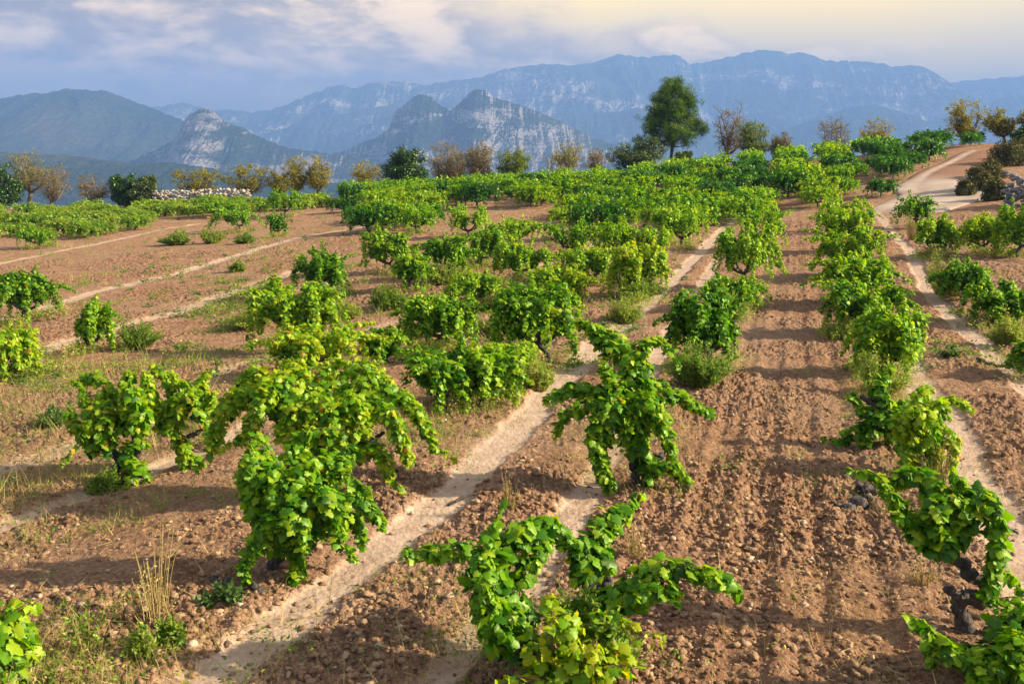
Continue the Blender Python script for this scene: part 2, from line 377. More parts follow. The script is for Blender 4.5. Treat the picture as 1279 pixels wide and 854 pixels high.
def soil_mat():
    m, t = new_mat('tilled red soil')
    geo = t.new('ShaderNodeNewGeometry'); P = geo.outputs['Position']
    tm = t.new('ShaderNodeAttribute', attribute_name='track').outputs['Fac']
    fr = t.new('ShaderNodeAttribute', attribute_name='valley').outputs['Fac']
    ht = t.new('ShaderNodeAttribute', attribute_name='lump').outputs['Fac']
    n1 = t.noise(P, .35, 5, .6); n2 = t.noise(P, 3.2, 6, .65); n3 = t.noise(P, 24, 5, .7); n4 = t.noise(P, 90, 4, .7)
    base = t.ramp(n2, [(.25, (.16, .078, .042)), (.5, (.275, .150, .083)), (.75, (.39, .240, .145))])
    base = t.mix(t.mr(n1, .35, .7, 0, .55), base, (.30, .195, .125, 1))
    clod = t.ramp(n3, [(.3, (.55, .51, .50)), (.5, (1, 1, 1)), (.68, (1.75, 1.68, 1.5))])
    base = t.mix(.8, base, clod, 'MULTIPLY')
    vor = t.new('ShaderNodeTexVoronoi', {'Vector': P, 'Scale': 34.0}); 
    sep = t.new('ShaderNodeSeparateColor', {0: vor.outputs['Color']})
    base = t.mix(t.math('MULTIPLY', t.mr(sep.outputs[0], .80, .84), t.mr(vor.outputs['Distance'], .42, .30)), base, (.38, .27, .185, 1))
    dust = t.ramp(n2, [(.3, (.36, .255, .18)), (.7, (.50, .38, .285))])
    dust = t.mix(.5, dust, t.ramp(n3, [(.35, (.82, .8, .78)), (.65, (1.1, 1.1, 1.1))]), 'MULTIPLY')
    tmn = t.math('ADD', t.math('ADD', tm, t.math('MULTIPLY', t.math('SUBTRACT', n3, .5), .9)), t.math('MULTIPLY', t.math('SUBTRACT', n2, .5), .9))
    col = t.mix(t.mr(tmn, .15, .95, 0, .88), base, dust)
    forest = t.ramp(n1, [(.3, (.02, .045, .015)), (.7, (.06, .09, .03))])
    col = t.mix(fr, col, forest)
    n5 = t.noise(P, 8, 5, .7)
    h = t.math('ADD', t.math('ADD', t.math('MULTIPLY', n3, .6), t.math('MULTIPLY', n4, .35)), t.math('MULTIPLY', n5, 2.4))
    bs = t.mr(tm, 0, .8, 1.0, .35, False)
    b = t.new('ShaderNodeBump', {'Strength': bs, 'Distance': .05, 'Height': h})
    p = t.new('ShaderNodeBsdfPrincipled', {'Base Color': col, 'Roughness': .95, 'Normal': b.outputs[0], 'Specular IOR Level': .15})
    out(t, p.outputs[0]); return m
M_soil = soil_mat()
def clod_mat():
    m, t = new_mat('dry clod'); geo = t.new('ShaderNodeNewGeometry')
    at = t.new('ShaderNodeAttribute', attribute_name='tint').outputs['Fac']
    n = t.noise(geo.outputs['Position'], 60, 4, .7)
    col = t.ramp(at, [(0, (.13, .068, .04)), (.5, (.27, .16, .09)), (.85, (.42, .28, .165)), (1, (.5, .38, .27))])
    b = t.new('ShaderNodeBump', {'Strength': .8, 'Distance': .02, 'Height': n})
    p = t.new('ShaderNodeBsdfPrincipled', {'Base Color': col, 'Roughness': .95, 'Normal': b.outputs[0], 'Specular IOR Level': .15})
    out(t, p.outputs[0]); return m
M_clod = clod_mat()
def gravel_mat():
    m, t = new_mat('pale gravel road'); geo = t.new('ShaderNodeNewGeometry'); P = geo.outputs['Position']
    n = t.noise(P, .5, 5, .6); n2 = t.noise(P, 14, 5, .7)
    ed = t.new('ShaderNodeAttribute', attribute_name='edge').outputs['Fac']
    col = t.ramp(n, [(.3, (.30, .215, .16)), (.7, (.43, .35, .285))])
    up = t.new('ShaderNodeAttribute', attribute_name='along').outputs['Fac']
    red = t.mix(n2, (.17, .08, .05, 1), (.27, .15, .09, 1))
    mid = t.mr(t.math('ABSOLUTE', t.math('SUBTRACT', ed, .62)), .0, .22, .9, .0)
    col = t.mix(t.math('MULTIPLY', t.mr(up, .48, .62), t.math('SUBTRACT', 1.0, mid)), col, red)
    col = t.mix(.5, col, t.ramp(n2, [(.3, (.8, .8, .8)), (.7, (1.15, 1.15, 1.15))]), 'MULTIPLY')
    b = t.new('ShaderNodeBump', {'Strength': .5, 'Distance': .03, 'Height': n2})
    p = t.new('ShaderNodeBsdfPrincipled', {'Base Color': col, 'Roughness': .95, 'Normal': b.outputs[0], 'Specular IOR Level': .15})
    out(t, p.outputs[0]); return m
M_gravel = gravel_mat()
def stone_mat(name, c0, c1):
    m, t = new_mat(name); geo = t.new('ShaderNodeNewGeometry'); P = geo.outputs['Position']
    at = t.new('ShaderNodeAttribute', attribute_name='tint').outputs['Fac']
    n = t.noise(P, 5, 6, .7)
    col = t.mix(t.math('MULTIPLY', t.math('ADD', at, n), .5), (*c0, 1), (*c1, 1))
    b = t.new('ShaderNodeBump', {'Strength': .8, 'Distance': .05, 'Height': n})
    p = t.new('ShaderNodeBsdfPrincipled', {'Base Color': col, 'Roughness': .9, 'Normal': b.outputs[0]})
    out(t, p.outputs[0]); return m
M_rubble = stone_mat('pale limestone rubble', (.20, .165, .13), (.52, .45, .37))
M_drystone = stone_mat('grey dry stone', (.09, .09, .10), (.30, .29, .29))
def mountain_mat(name, rock, scale, forest=((.018, .042, .018), (.055, .085, .032)), rockc=((.26, .23, .21), (.50, .45, .41)), bump=1.0):
    m, t = new_mat(name); geo = t.new('ShaderNodeNewGeometry'); P = geo.outputs['Position']
    nz = t.new('ShaderNodeSeparateXYZ', {0: geo.outputs['True Normal']}).outputs[2]
    mp = t.new('ShaderNodeMapping', {'Vector': P, 'Scale': (.8, .6, 3.2)})
    n = t.noise(mp.outputs[0], scale, 8, .65); nf = t.noise(P, scale*14, 5, .65); nb = t.noise(P, scale*.35, 4, .6)
    steep = t.mr(nz, .93, .60)
    f = t.math('ADD', t.math('ADD', t.math('MULTIPLY', steep, .45), t.math('MULTIPLY', t.math('SUBTRACT', n, .5), 1.9)), rock-.5)
    f = t.math('ADD', f, t.math('MULTIPLY', t.math('SUBTRACT', nb, .5), .8))
    f = t.mr(f, -.02, .22)
    fc = t.mix(t.mr(nf, .35, .65), (*forest[0], 1), (*forest[1], 1))
    fc = t.mix(t.mr(nb, .45, .75, 0, .45), fc, (.13, .12, .06, 1))
    rc = t.mix(t.mr(nf, .3, .7), (*rockc[0], 1), (*rockc[1], 1))
    col = t.mix(f, fc, rc)
    h = t.math('ADD', t.math('MULTIPLY', n, 1.0), t.math('MULTIPLY', nf, .16))
    b = t.new('ShaderNodeBump', {'Strength': bump, 'Distance': .30/scale, 'Height': h})
    p = t.new('ShaderNodeBsdfPrincipled', {'Base Color': col, 'Roughness': 1.0, 'Normal': b.outputs[0], 'Specular IOR Level': .0})
    out(t, p.outputs[0]); return m
# ------------------------------------------------------------------ the ground, one sheet out to the horizon
def build_ground():
    r = 0.4; R = []
    while r < 8500:
        R.append(r)
        r += 0.3 if r < 3.6 else (min(max(r*r/2700*0.95, .008), r*.0036) if r < 62 else (r*.006 if r < 110 else r*.04))
    R = np.array(R)
    a0 = math.radians(36)
    A = np.concatenate([np.linspace(-math.pi, -a0, 90)[:-1], np.linspace(-a0, a0, 1450), np.linspace(a0, math.pi, 90)[1:-1]])
    nr, na = len(R), len(A)
    X = R[:, None]*np.sin(A)[None]; Y = R[:, None]*np.cos(A)[None]
    X = X.ravel(); Y = Y.ravel(); rr = np.hypot(X, Y)
    Z = zbase(X, Y); tm = np.zeros(len(X)); near = rr < 100
    tm[near] = track_mask(X[near], Y[near])
    rel = np.zeros(len(X)); fine = rr < 42
    rel[fine] = relief(X[fine], Y[fine], tm[fine])
    mid = near & ~fine; rel[mid] = relief(X[mid], Y[mid], tm[mid], False)*(1-sstep(rr[mid], 80, 100))
    dr = dist_line(X[near], Y[near], ROAD)
    k = 1-sstep(dr, ROADW+.0, ROADW+1.2); rel[near] = rel[near]*(1-k)-0.05*k
    Z = Z+rel
    far = sstep(rr, 95, 130)
    Z = Z+far*(fbm(X/90, Y/90, 4, 77)-.5)*30*sstep(rr, 150, 800)
    i = np.arange(nr-1)[:, None]*na; j = np.arange(na)[None]; k = (j+1) % na
    T = np.stack([(i+j), (i+k), (i+na+k), (i+na+j)], -1).reshape(-1, 4)[:, ::-1]
    me = mesh_np('ground', np.c_[X, Y, Z], T, [M_soil], {'track': tm, 'valley': far, 'lump': rel}, smooth=True)
    tag(link('ground', me), kind='structure')
build_ground()

def build_road():
    P = smooth_path(np.c_[ROAD, np.zeros(len(ROAD))], 14)[:, :2]
    Tn = norm(np.gradient(P, axis=0)); Nn = np.c_[Tn[:, 1], -Tn[:, 0]]
    k = 25; w = np.linspace(-1, 1, k); wid = ROADW*(1+.35*np.exp(-((np.linspace(0, 1, len(P))-.3)/.22)**2))*(1+.25*(fbm(np.arange(len(P))*.08, np.zeros(len(P)), 3, 3)-.5))
    Q = P[:, None]+(w[None, :, None]*wid[:, None, None])*Nn[:, None]
    x, y = Q[..., 0], Q[..., 1]
    z = zbase(x, y)+.05*(1-np.abs(w)**6)[None]-.03*np.exp(-((np.abs(w)-.5)/.14)**2)[None]+.05*(fbm(x*1.2, y*1.2, 4, 9)-.5)-.09*(np.abs(w) > .98)[None]
    u_ = np.linspace(0, 1, len(P)); z = z-.25*(1-sstep(u_, 0, .10))[:, None]-.25*sstep(u_, .96, 1)[:, None]
    n = len(P); i = np.arange(n-1)[:, None]*k; j = np.arange(k-1)[None]
    T = np.stack([i+j, i+j+1, i+k+j+1, i+k+j], -1).reshape(-1, 4)
    along = np.repeat(np.linspace(0, 1, n), k); edge = np.tile(np.abs(w), n)
    me = mesh_np('dirt_road', np.c_[x.ravel(), y.ravel(), z.ravel()], T, [M_gravel], {'edge': edge, 'along': along}, smooth=True)
    tag(link('dirt_road', me), kind='structure')
build_road()

# ------------------------------------------------------------------ mountains, each ridge at its own distance
def mountain(D, prof, W, mat, gully=.10, gs=.16, shape=1.25, nx=760, ny=230, seed=0, wob=.02, base=-260, jag=.012):
    P = np.array([pix(a, b, D) for a, b in prof]); x0, x1 = P[0, 0], P[-1, 0]
    xs = np.linspace(x0, x1, nx); H = np.interp(xs, P[:, 0], P[:, 2])
    ker = np.hanning(9); ker /= ker.sum(); H = np.convolve(np.pad(H, 4, mode='edge'), ker, 'valid')
    Hr = H.max()-base
    H = H+jag*Hr*(fbm(xs/(D*.006), xs*0+seed, 5, seed, .6)-.5)*2
    ts = np.linspace(-1.0, 1.0, ny); ts = np.sign(ts)*np.abs(ts)**1.35
    X, T = np.meshgrid(xs, ts, indexing='ij'); Yc = D+W*T
    Yc = Yc+W*wob*6*(fbm(X/(W*.9), X*0+3, 3, seed+3)-.5)
    s = W*gs
    warp = 1.6*(fbm(X/(s*3), Yc/(s*3), 3, seed+8)-.5)
    g = ridged(X/s+warp, Yc/(s*2.4)+seed, 7, seed+1, .6)
    g2 = ridged(X/(s*.28)+.5*warp, Yc/(s*.5), 5, seed+20, .6)
    spur = fbm(X/(W*.45)+seed, X*0, 3, seed+5)
    a = np.abs(T)*(1.3-.75*spur); a = np.clip(a, 0, 1.0)
    Z = base+(H[:, None]-base)*(1-a**shape)
    k = sstep(np.abs(T), 0.0, .22)
    Z = Z+Hr*gully*1.5*(g-.72)*(.08+.92*k)*(1-.5*np.abs(T))+Hr*gully*.35*(g2-.6)*(.3+.7*k)
    ends = sstep(np.minimum(X-x0, x1-X), 0, (x1-x0)*.03); Z = base+(Z-base)*ends
    i = np.arange(nx-1)[:, None]*ny; j = np.arange(ny-1)[None]
    F4 = np.stack([i+j, i+ny+j, i+ny+j+1, i+j+1], -1).reshape(-1, 4)
    tag(link('mountain', mesh_np('mountain', np.c_[X.ravel(), Yc.ravel(), Z.ravel()], F4, [mat], smooth=True)), kind='structure')

MM = mountain_mat
mountain(1700, [(-300, 185), (-100, 190), (0, 191), (60, 193), (120, 198), (170, 205), (205, 203), (240, 207), (280, 214), (400, 228), (600, 240), (760, 250)], 500,
         MM('pine forest slope', -.5, .006, ((.008, .024, .016), (.028, .055, .026)), bump=1.3), .07, .35, 1.5, seed=4)
mountain(3300, [(-500, 150), (-250, 138), (-60, 127), (0, 122), (40, 116), (85, 110), (130, 114), (160, 124), (190, 136), (225, 149), (250, 165), (280, 190), (330, 215), (400, 240)], 1000,
         MM('wooded mountain', -.26, .0035, ((.008, .020, .018), (.030, .050, .034))), .09, .2, 1.2, seed=11)
mountain(2500, [(60, 240), (120, 214), (170, 197), (200, 184), (218, 172), (226, 157), (234, 144), (242, 138), (252, 135), (263, 136), (270, 142), (276, 148), (292, 155), (310, 163), (330, 173), (360, 184), (400, 190), (440, 196), (520, 208), (620, 228)], 520,
         MM('rocky peak', .19, .009, ((.010, .024, .018), (.035, .055, .032)), ((.16, .145, .14), (.34, .31, .29))), .09, .22, .95, seed=23, jag=.012, wob=.01)
mountain(3000, [(250, 215), (330, 205), (400, 196), (440, 184), (470, 172), (486, 162), (491, 142), (505, 130), (518, 120), (530, 117), (540, 122), (551, 131), (562, 138), (575, 127), (586, 117), (597, 111), (607, 112), (618, 121), (640, 128), (670, 139), (700, 152), (740, 172), (790, 188), (860, 200), (950, 212), (1060, 225)], 750,
         MM('pale crag', .25, .008, ((.010, .024, .018), (.035, .055, .032)), ((.17, .155, .15), (.38, .35, .33))), .10, .2, 1.0, seed=31, jag=.012, wob=.008)
mountain(5000, [(560, 190), (640, 165), (690, 150), (730, 143), (770, 139), (800, 134), (840, 142), (880, 155), (940, 170), (985, 160), (1020, 147), (1050, 137), (1080, 131), (1110, 135), (1140, 143), (1170, 158), (1230, 178), (1320, 200)], 1000,
         MM('hazy ridge', .0, .0035), .12, .2, 1.1, seed=41)
mountain(5300, [(150, 190), (260, 180), (330, 168), (380, 150), (430, 142), (470, 133), (500, 131), (560, 140), (600, 135), (660, 150), (720, 165), (800, 190)], 900,
         MM('hazy wooded ridge', -.02, .0035), .12, .2, 1.1, seed=47)
mountain(6000, [(60, 160), (150, 145), (190, 134), (228, 127), (262, 136), (300, 139), (340, 139), (365, 129), (395, 117), (425, 105), (440, 111), (460, 105), (490, 100), (510, 103), (530, 108), (565, 101), (600, 97), (640, 84), (690, 80), (725, 84), (760, 100), (800, 122), (860, 150), (940, 190)], 1400,
         MM('bare limestone range', .12, .003), .13, .15, 1.0, seed=53, jag=.014)
mountain(6500, [(520, 125), (600, 104), (660, 92), (740, 78), (770, 69), (800, 72), (848, 67), (862, 79), (890, 76), (920, 68), (953, 61), (985, 64), (1010, 65), (1035, 74), (1080, 76), (1110, 82), (1150, 84), (1170, 96), (1195, 112), (1230, 132), (1290, 150), (1400, 165)], 1600,
         MM('far limestone range', .10, .0028), .13, .15, 1.0, seed=61, jag=.012)
mountain(7400, [(1000, 140), (1100, 112), (1190, 103), (1225, 99), (1279, 94), (1380, 82), (1500, 88), (1700, 110)], 1600,
         MM('faintest range', .0, .002), .1, .15, 1.0, seed=67)
mountain(6200, [(1180, 160), (1225, 138), (1245, 124), (1260, 121), (1300, 117), (1400, 112), (1600, 130)], 1500,
         MM('faint right ridge', .0, .002), .1, .15, 1.0, seed=71)

# ------------------------------------------------------------------ clods, straw, small weeds: what nobody could count
def ico(sub=0):
    p = (1+5**.5)/2
    v = [(-1, p, 0), (1, p, 0), (-1, -p, 0), (1, -p, 0), (0, -1, p), (0, 1, p), (0, -1, -p), (0, 1, -p), (p, 0, -1), (p, 0, 1), (-p, 0, -1), (-p, 0, 1)]
    f = [(0, 11, 5), (0, 5, 1), (0, 1, 7), (0, 7, 10), (0, 10, 11), (1, 5, 9), (5, 11, 4), (11, 10, 2), (10, 7, 6), (7, 1, 8), (3, 9, 4), (3, 4, 2), (3, 2, 6), (3, 6, 8), (3, 8, 9), (4, 9, 5), (2, 4, 11), (6, 2, 10), (8, 6, 7), (9, 8, 1)]
    v = [np.array(a, float)/math.hypot(1, p) for a in v]
    for _ in range(sub):
        g = []; c = {}
        def mid(a, b):
            k = (min(a, b), max(a, b))
            if k not in c:
                m = v[a]+v[b]; v.append(m/np.linalg.norm(m)); c[k] = len(v)-1
            return c[k]
        for a, b, d in f:
            x, y, z = mid(a, b), mid(b, d), mid(d, a); g += [(a, x, z), (b, y, x), (d, z, y), (x, y, z)]
        f = g
    return np.array(v), np.array(f)
ICO0, ICO1 = ico(0), ico(1)
def lumps(geo, P, S, tmpl, tint, r, flat=.65, rough=.28, mat=0):
    v, f = tmpl; n, k = len(P), len(v)
    q = r.normal(size=(n, 3, 3)); q, _ = np.linalg.qr(q)
    sc3 = 1+r.uniform(-.35, .35, (n, 1, 3))
    V = (v[None]*(1+rough*(r.random((n, k, 1))-.5)*2))*sc3
    V = np.einsum('nij,nkj->nki', q, V)*S[:, None, None]; V[..., 2] *= flat
    V += P[:, None]
    geo.add(V.reshape(-1, 3), (f[None]+(np.arange(n)*k)[:, None, None]).reshape(-1, 3), mat, np.repeat(tint, k))
def sample_view(n, y0, y1, r, pw=1.0, x0=-40, x1=1320):
    """points on the field seen at photo heights y0..y1, via a table of row distances"""
    px = r.uniform(x0, x1, n); py = y0+(y1-y0)*r.random(n)**pw
    tabx = np.linspace(x0, x1, 35); taby = np.linspace(y0, y1, 40)
    TY = np.array([[ground_at(a, b)[1] for b in taby] for a in tabx])
    fx = (px-x0)/(x1-x0)*34; fy = (py-y0)/(y1-y0)*39
    ix = np.clip(fx.astype(int), 0, 33); iy = np.clip(fy.astype(int), 0, 38); fx -= ix; fy -= iy
    Y = (TY[ix, iy]*(1-fx)+TY[ix+1, iy]*fx)*(1-fy)+(TY[ix, iy+1]*(1-fx)+TY[ix+1, iy+1]*fx)*fy
    P = pix(px, py, Y); return P[:, 0], P[:, 1]
def build_clods():
    r = np.random.default_rng(5); g = Geo()
    x, y = sample_view(34000, 340, 900, r, .8)
    tm = track_mask(x, y); dens = sstep(fbm(x*.7, y*.7, 3, 44), .3, .62)
    keep = r.random(len(x)) < (1-np.clip(tm*1.25, 0, .93))*(.15+.85*dens); x, y = x[keep], y[keep]
    s = .009+.017*r.random(len(x))**2.5+.012*(r.random(len(x)) < .03)
    z = zground(x, y)+s*.2
    P = np.c_[x, y, z]; t = np.clip(r.normal(.5, .22, len(x)), 0, 1); big = s > .018
    lumps(g, P[~big], s[~big], ICO0, t[~big], r, rough=.6); lumps(g, P[big], s[big], ICO1, t[big], r, rough=.38)
    tag(link('clods', g.mesh('clods', [M_clod])), kind='stuff')
    g = Geo(); x, y = sample_view(5200, 300, 900, r, .8); z = zground(x, y)+.012
    # dry straw and dead stalks lying about, densest where weeds have been cut
    m = fbm(x*.35, y*.35, 3, 90) > .5; x, y, z = x[m], y[m], z[m]
    a = r.uniform(0, 6.28, len(x)); T = np.c_[np.cos(a), np.sin(a), r.normal(.05, .2, len(x))]
    N = np.c_[r.normal(0, .4, len(x)), r.normal(0, .4, len(x)), np.ones(len(x))]
    scatter(g, np.c_[x, y, z], N, T, r.uniform(.05, .22, len(x)), NEEDLE, r.random(len(x)), 0, .14)
    tag(link('straw', g.mesh('straw', [M_straw])), kind='stuff')
build_clods()
def small_weeds():
    r = np.random.default_rng(15); g = Geo(); n = 900
    spots = []
    for (x0, x1, y0, y1, m) in [(140, 330, 320, 400, 60), (240, 330, 340, 420, 90), (0, 130, 470, 560, 40), (280, 560, 290, 330, 50), (640, 800, 370, 430, 60),
                                (150, 420, 300, 350, 50), (200, 330, 430, 560, 60), (1140, 1279, 380, 480, 20), (520, 640, 420, 470, 30), (0, 700, 330, 850, 24),
                                (200, 600, 250, 300, 60), (600, 860, 290, 360, 70), (700, 800, 400, 470, 24), (1040, 1130, 380, 560, 40)]:
        for _ in range(m): spots.append((r.uniform(x0, x1), r.uniform(y0, y1)))
    for px, py in spots:
        c = ground_at(px, py); k = int(r.integers(14, 40)); sp = r.uniform(.04, .13)
        xy = c[:2]+r.normal(0, sp, (k, 2)); z = zbase(xy[:, 0], xy[:, 1])+relief(xy[:, 0], xy[:, 1], fine=False)
        hgt = r.uniform(.03, .14); P = np.c_[xy, z+r.random(k)*hgt]
        T = np.c_[r.normal(0, .7, (k, 2)), r.uniform(.2, 1, k)]; N = np.c_[r.normal(0, .6, (k, 2)), np.ones(k)]
        scatter(g, P, N, T, r.uniform(.02, .045, k)*(1 if c[1] < 14 else 2), LEAF_LO, np.clip(r.normal(.35+.3*r.random(), .2, k), 0, 1), int(r.random() < .35), .55)
    tag(link('ground_cover', g.mesh('ground_cover', [M_weed, M_blue_weed])), kind='stuff')
small_weeds()

# ------------------------------------------------------------------ grapevines
SUNV = np.array(sun_vec)
def path_leaves(P, n, rad, r, up=.55, size=.105, sizev=.018, tipw=0.0):
    """leaves hung round a cane"""
    P = smooth_path(P, 5); seg = np.r_[0, np.cumsum(np.linalg.norm(np.diff(P, axis=0), axis=1))]
    s = np.sort(r.random(n))*seg[-1]; f = s/seg[-1]
    C = np.stack([np.interp(s, seg, P[:, k]) for k in range(3)], -1)
    D = norm(np.stack([np.interp(s, seg, norm(np.gradient(P, axis=0))[:, k]) for k in range(3)], -1))
    O = r.normal(size=(n, 3)); O = norm(O-(O*D).sum(-1, keepdims=True)*D*.7)
    taper = np.clip(1.15-.75*f, .3, 1)
    pos = C+O*(rad*taper*np.sqrt(r.random(n)))[:, None]
    pos[:, 2] -= .015
    N = norm(O*.75+np.array([0, 0, up])+.3*SUNV+r.normal(0, .45, (n, 3)))
    T = norm(O*.45+D*.25+np.array([0, 0, -.65])+r.normal(0, .55, (n, 3)))
    S = np.clip(r.normal(size, size*.33, n), size*.35, size*1.45)*np.clip(1.12-.5*f**2, .5, 1.1)
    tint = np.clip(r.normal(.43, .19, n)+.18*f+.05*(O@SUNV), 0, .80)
    return pos, N, T, S, tint
def build_vine(name, label, base, shoots, trunks, lod, seed, mat=None, group=None, size=.065, odd=.004, bias=0.0, density=1.0):
    r = np.random.default_rng(seed)
    root = thing(name, label, 'grapevine', base, group)
    g = Geo()
    for P, R in trunks: 
        Q = smooth_path(P, 5 if lod < 2 else 2)
        Rr = np.interp(np.linspace(0, 1, len(Q)), np.linspace(0, 1, len(R)), R)
        if lod < 2: Rr = Rr*.86; Q = Q+r.normal(0, 1, Q.shape)*Rr[:, None]*.10
        if lod == 0: Rr = Rr*(1+.22*np.sin(np.arange(len(Q))*1.9+seed))
        tube(g, Q, Rr, (9, 6, 4)[lod], 0, (.22, .2, 0)[lod], r)
    for sh in shoots:
        P = np.asarray(sh[0], float)
        if lod < 2: tube(g, smooth_path(P, 3), np.linspace(.0075, .003, (len(P)-1)*3+1 if len(P) > 2 else 4), 4, 1)
    link('trunk', g.mesh('trunk', [M_vbark, M_cane], smooth=True), root)
    g = Geo(); tm = (LEAF_HI, LEAF_MID, LEAF_LO)[lod]; k = (1, 1, .62)[lod]; ss = (1, 1.04, 1.3)[lod]
    for sh in shoots:
        P, rad, n = sh; n = max(3, int(n*k*density))
        pos, N, T, S, tint = path_leaves(P, n, rad, r, size=size*ss)
        tint = np.clip(tint+bias, 0, .80); z = r.random(n); tint = np.where(z < odd, r.uniform(.9, 1, n), tint)
        scatter(g, pos, N, T, S, tm, tint)
    link('foliage', g.mesh('foliage', [mat or M_vine], smooth=False), root)
    return root
def bush_form(w, h, r, cx=0.0, d=None, arms=5, per=4, rad=.13, dens=46, droop=.74, wild=5):
    """shoots and trunks of a head-trained bush vine w wide and h high"""
    d = d or w*.85; hz = min(.22*h, .32)
    lean = np.array([cx*.45+r.normal(0, .03), r.normal(0, .04), hz])
    tr = [(np.array([[0, 0, -.08], [r.normal(0, .03), r.normal(0, .03), hz*.5], lean]), [.058, .045, .055])]
    sh = []; a0 = r.uniform(0, 6.28); lob = 1+.22*np.cos(2*(np.linspace(0, 6.28, 13)-r.uniform(0, 6.28)))
    for i in range(arms):
        a = a0+2*math.pi*i/arms+r.normal(0, .3); k = r.uniform(.8, 1.15)
        e = lean+np.array([math.cos(a)*w*.17+cx*.2, math.sin(a)*d*.17, h*r.uniform(.10, .24)])
        m = (lean+e)/2+np.array([math.cos(a)*.05, math.sin(a)*.05, -.03])
        tr.append((np.array([lean, m, e]), [.04, .034, .026]))
        for j in range(per):
            b = a+r.normal(0, .5); R1 = r.uniform(.14, .30); R2 = r.uniform(.34, .50)*k; top = r.uniform(.62, .96)*h
            tz = r.uniform(.60, .92) if r.random() > droop else r.uniform(.03, .45)
            tip = np.array([cx*.75+math.cos(b)*R2*w, math.sin(b)*R2*d, h*tz])
            mid = np.array([cx*.6+math.cos(b)*R1*w, math.sin(b)*R1*d, max(top, tip[2])])
            if tip[2] < h*.55: mid[:2] = mid[:2]*1.3
            P = np.array([e, (e+mid)/2+np.array([0, 0, .05*h]), mid, tip]); L = np.linalg.norm(np.diff(P, axis=0), axis=1).sum()
            sh.append((P, rad*r.uniform(.7, 1.1), int(dens*L)))
    for j in range(wild):   # a few long shoots that stick out of the crown
        b = r.uniform(0, 6.28); e = lean+np.array([math.cos(b)*w*.15, math.sin(b)*d*.15, h*.3])
        if r.random() < .5: tip = np.array([cx+math.cos(b)*w*.62, math.sin(b)*d*.6, h*r.uniform(.35, .95)])
        else: tip = np.array([cx*.8+math.cos(b)*w*.2, math.sin(b)*d*.2, h*r.uniform(1.02, 1.18)])
        mid = (e+tip)/2+np.array([0, 0, .16*h]); P = np.array([e, mid, tip])
        sh.append((P, rad*.5, int(dens*.8*np.linalg.norm(np.diff(P, axis=0), axis=1).sum())))
    return sh, tr
def base_of(px, py):
    b = ground_at(px, py); b[2] = float(zground(b[0], b[1])[0]); return b
def vine_px(label, bx, by, shoots_px, trunks_px, seed, lod=0, dens=300, mat=None, size=.056, odd=.004, bias=0.0, group=None):
    """a vine whose canes were measured off the photograph: (px, py, metres nearer(-)/farther(+)) points at the base's distance"""
    b = base_of(bx, by)
    def loc(p): return pix(p[0], p[1], b[1]+p[2])-b
    sh = []
    for P, rad, kk in shoots_px:
        Q = np.array([loc(p) for p in P]); L = np.linalg.norm(np.diff(Q, axis=0), axis=1).sum()
        sh.append((Q, rad, int(dens*kk*L)))
    tr = [(np.array([loc(p) for p in P]), R) for P, R in trunks_px]
    rw = np.random.default_rng(seed+5)
    for Q, rad, n in list(sh):      # thin whips with few leaves that run on past the leafy sleeves
        if rw.random() < .6:
            d = norm((Q[-1]-Q[-2])[None])[0]*.6+rw.normal(0, .45, 3)+[0, 0, .25]; L = rw.uniform(.12, .30)
            W2 = np.array([Q[-2], Q[-1], Q[-1]+d*L*.6, Q[-1]+d*L*1.1+[0, 0, -.04]]); sh.append((W2, .035, int(34+60*L)))
    for P, R in tr:
        if P[0, 2] < .15: P[0, 2] = min(P[0, 2], -.06)
    return build_vine('grapevine', label, b, sh, tr, lod, seed, mat, group, size, odd, bias)

# nearest vines, cane by cane
vine_px('sprawling near vine with a long left arm and a black stump knob', 690, 846, [
    ([(650, 780, 0), (628, 745, .05), (615, 705, .1), (585, 682, .15), (540, 686, .1), (502, 688, .05)], .085, 1.35),
    ([(650, 785, 0), (622, 770, -.08), (602, 735, -.1), (600, 700, -.05), (612, 668, 0)], .11, 1.5),
    ([(645, 790, 0), (625, 792, -.15), (610, 760, -.2), (612, 720, -.2)], .11, 1.5),
    ([(615, 700, .1), (635, 680, .15), (650, 662, .2), (672, 652, .25), (700, 660, .3), (722, 690, .3)], .075, 1.5),
    ([(648, 780, 0), (650, 735, .1), (658, 705, .15), (675, 680, .2), (686, 660, .3)], .085, 1.1),
    ([(735, 715, .25), (728, 690, .3), (745, 665, .4), (765, 640, .5), (788, 632, .6)], .10, 1.6),
    ([(740, 715, .25), (748, 690, .35), (755, 665, .45), (770, 650, .45)], .10, 1.6),
    ([(745, 765, .1), (780, 740, .05), (815, 712, 0), (850, 706, -.05), (885, 714, -.1), (903, 722, -.1)], .095, 1.7),
    ([(740, 770, .1), (765, 752, -.05), (800, 740, -.1), (830, 725, -.1), (845, 745, -.1)], .10, 1.4),
    ([(700, 800, .1), (720, 770, .1), (750, 755, .05), (790, 735, 0), (810, 700, 0)], .11, 1.5)],
    [([(690, 850, 0), (672, 815, .02), (655, 792, 0), (640, 775, 0)], [.07, .055, .05, .04]),
     ([(700, 850, .05), (722, 800, .12), (742, 760, .2), (737, 725, .25), (730, 702, .28)], [.075, .06, .055, .06, .045]),
     ([(742, 760, .2), (755, 735, .2), (762, 722, .2)], [.045, .04, .02])], 101, size=.056)
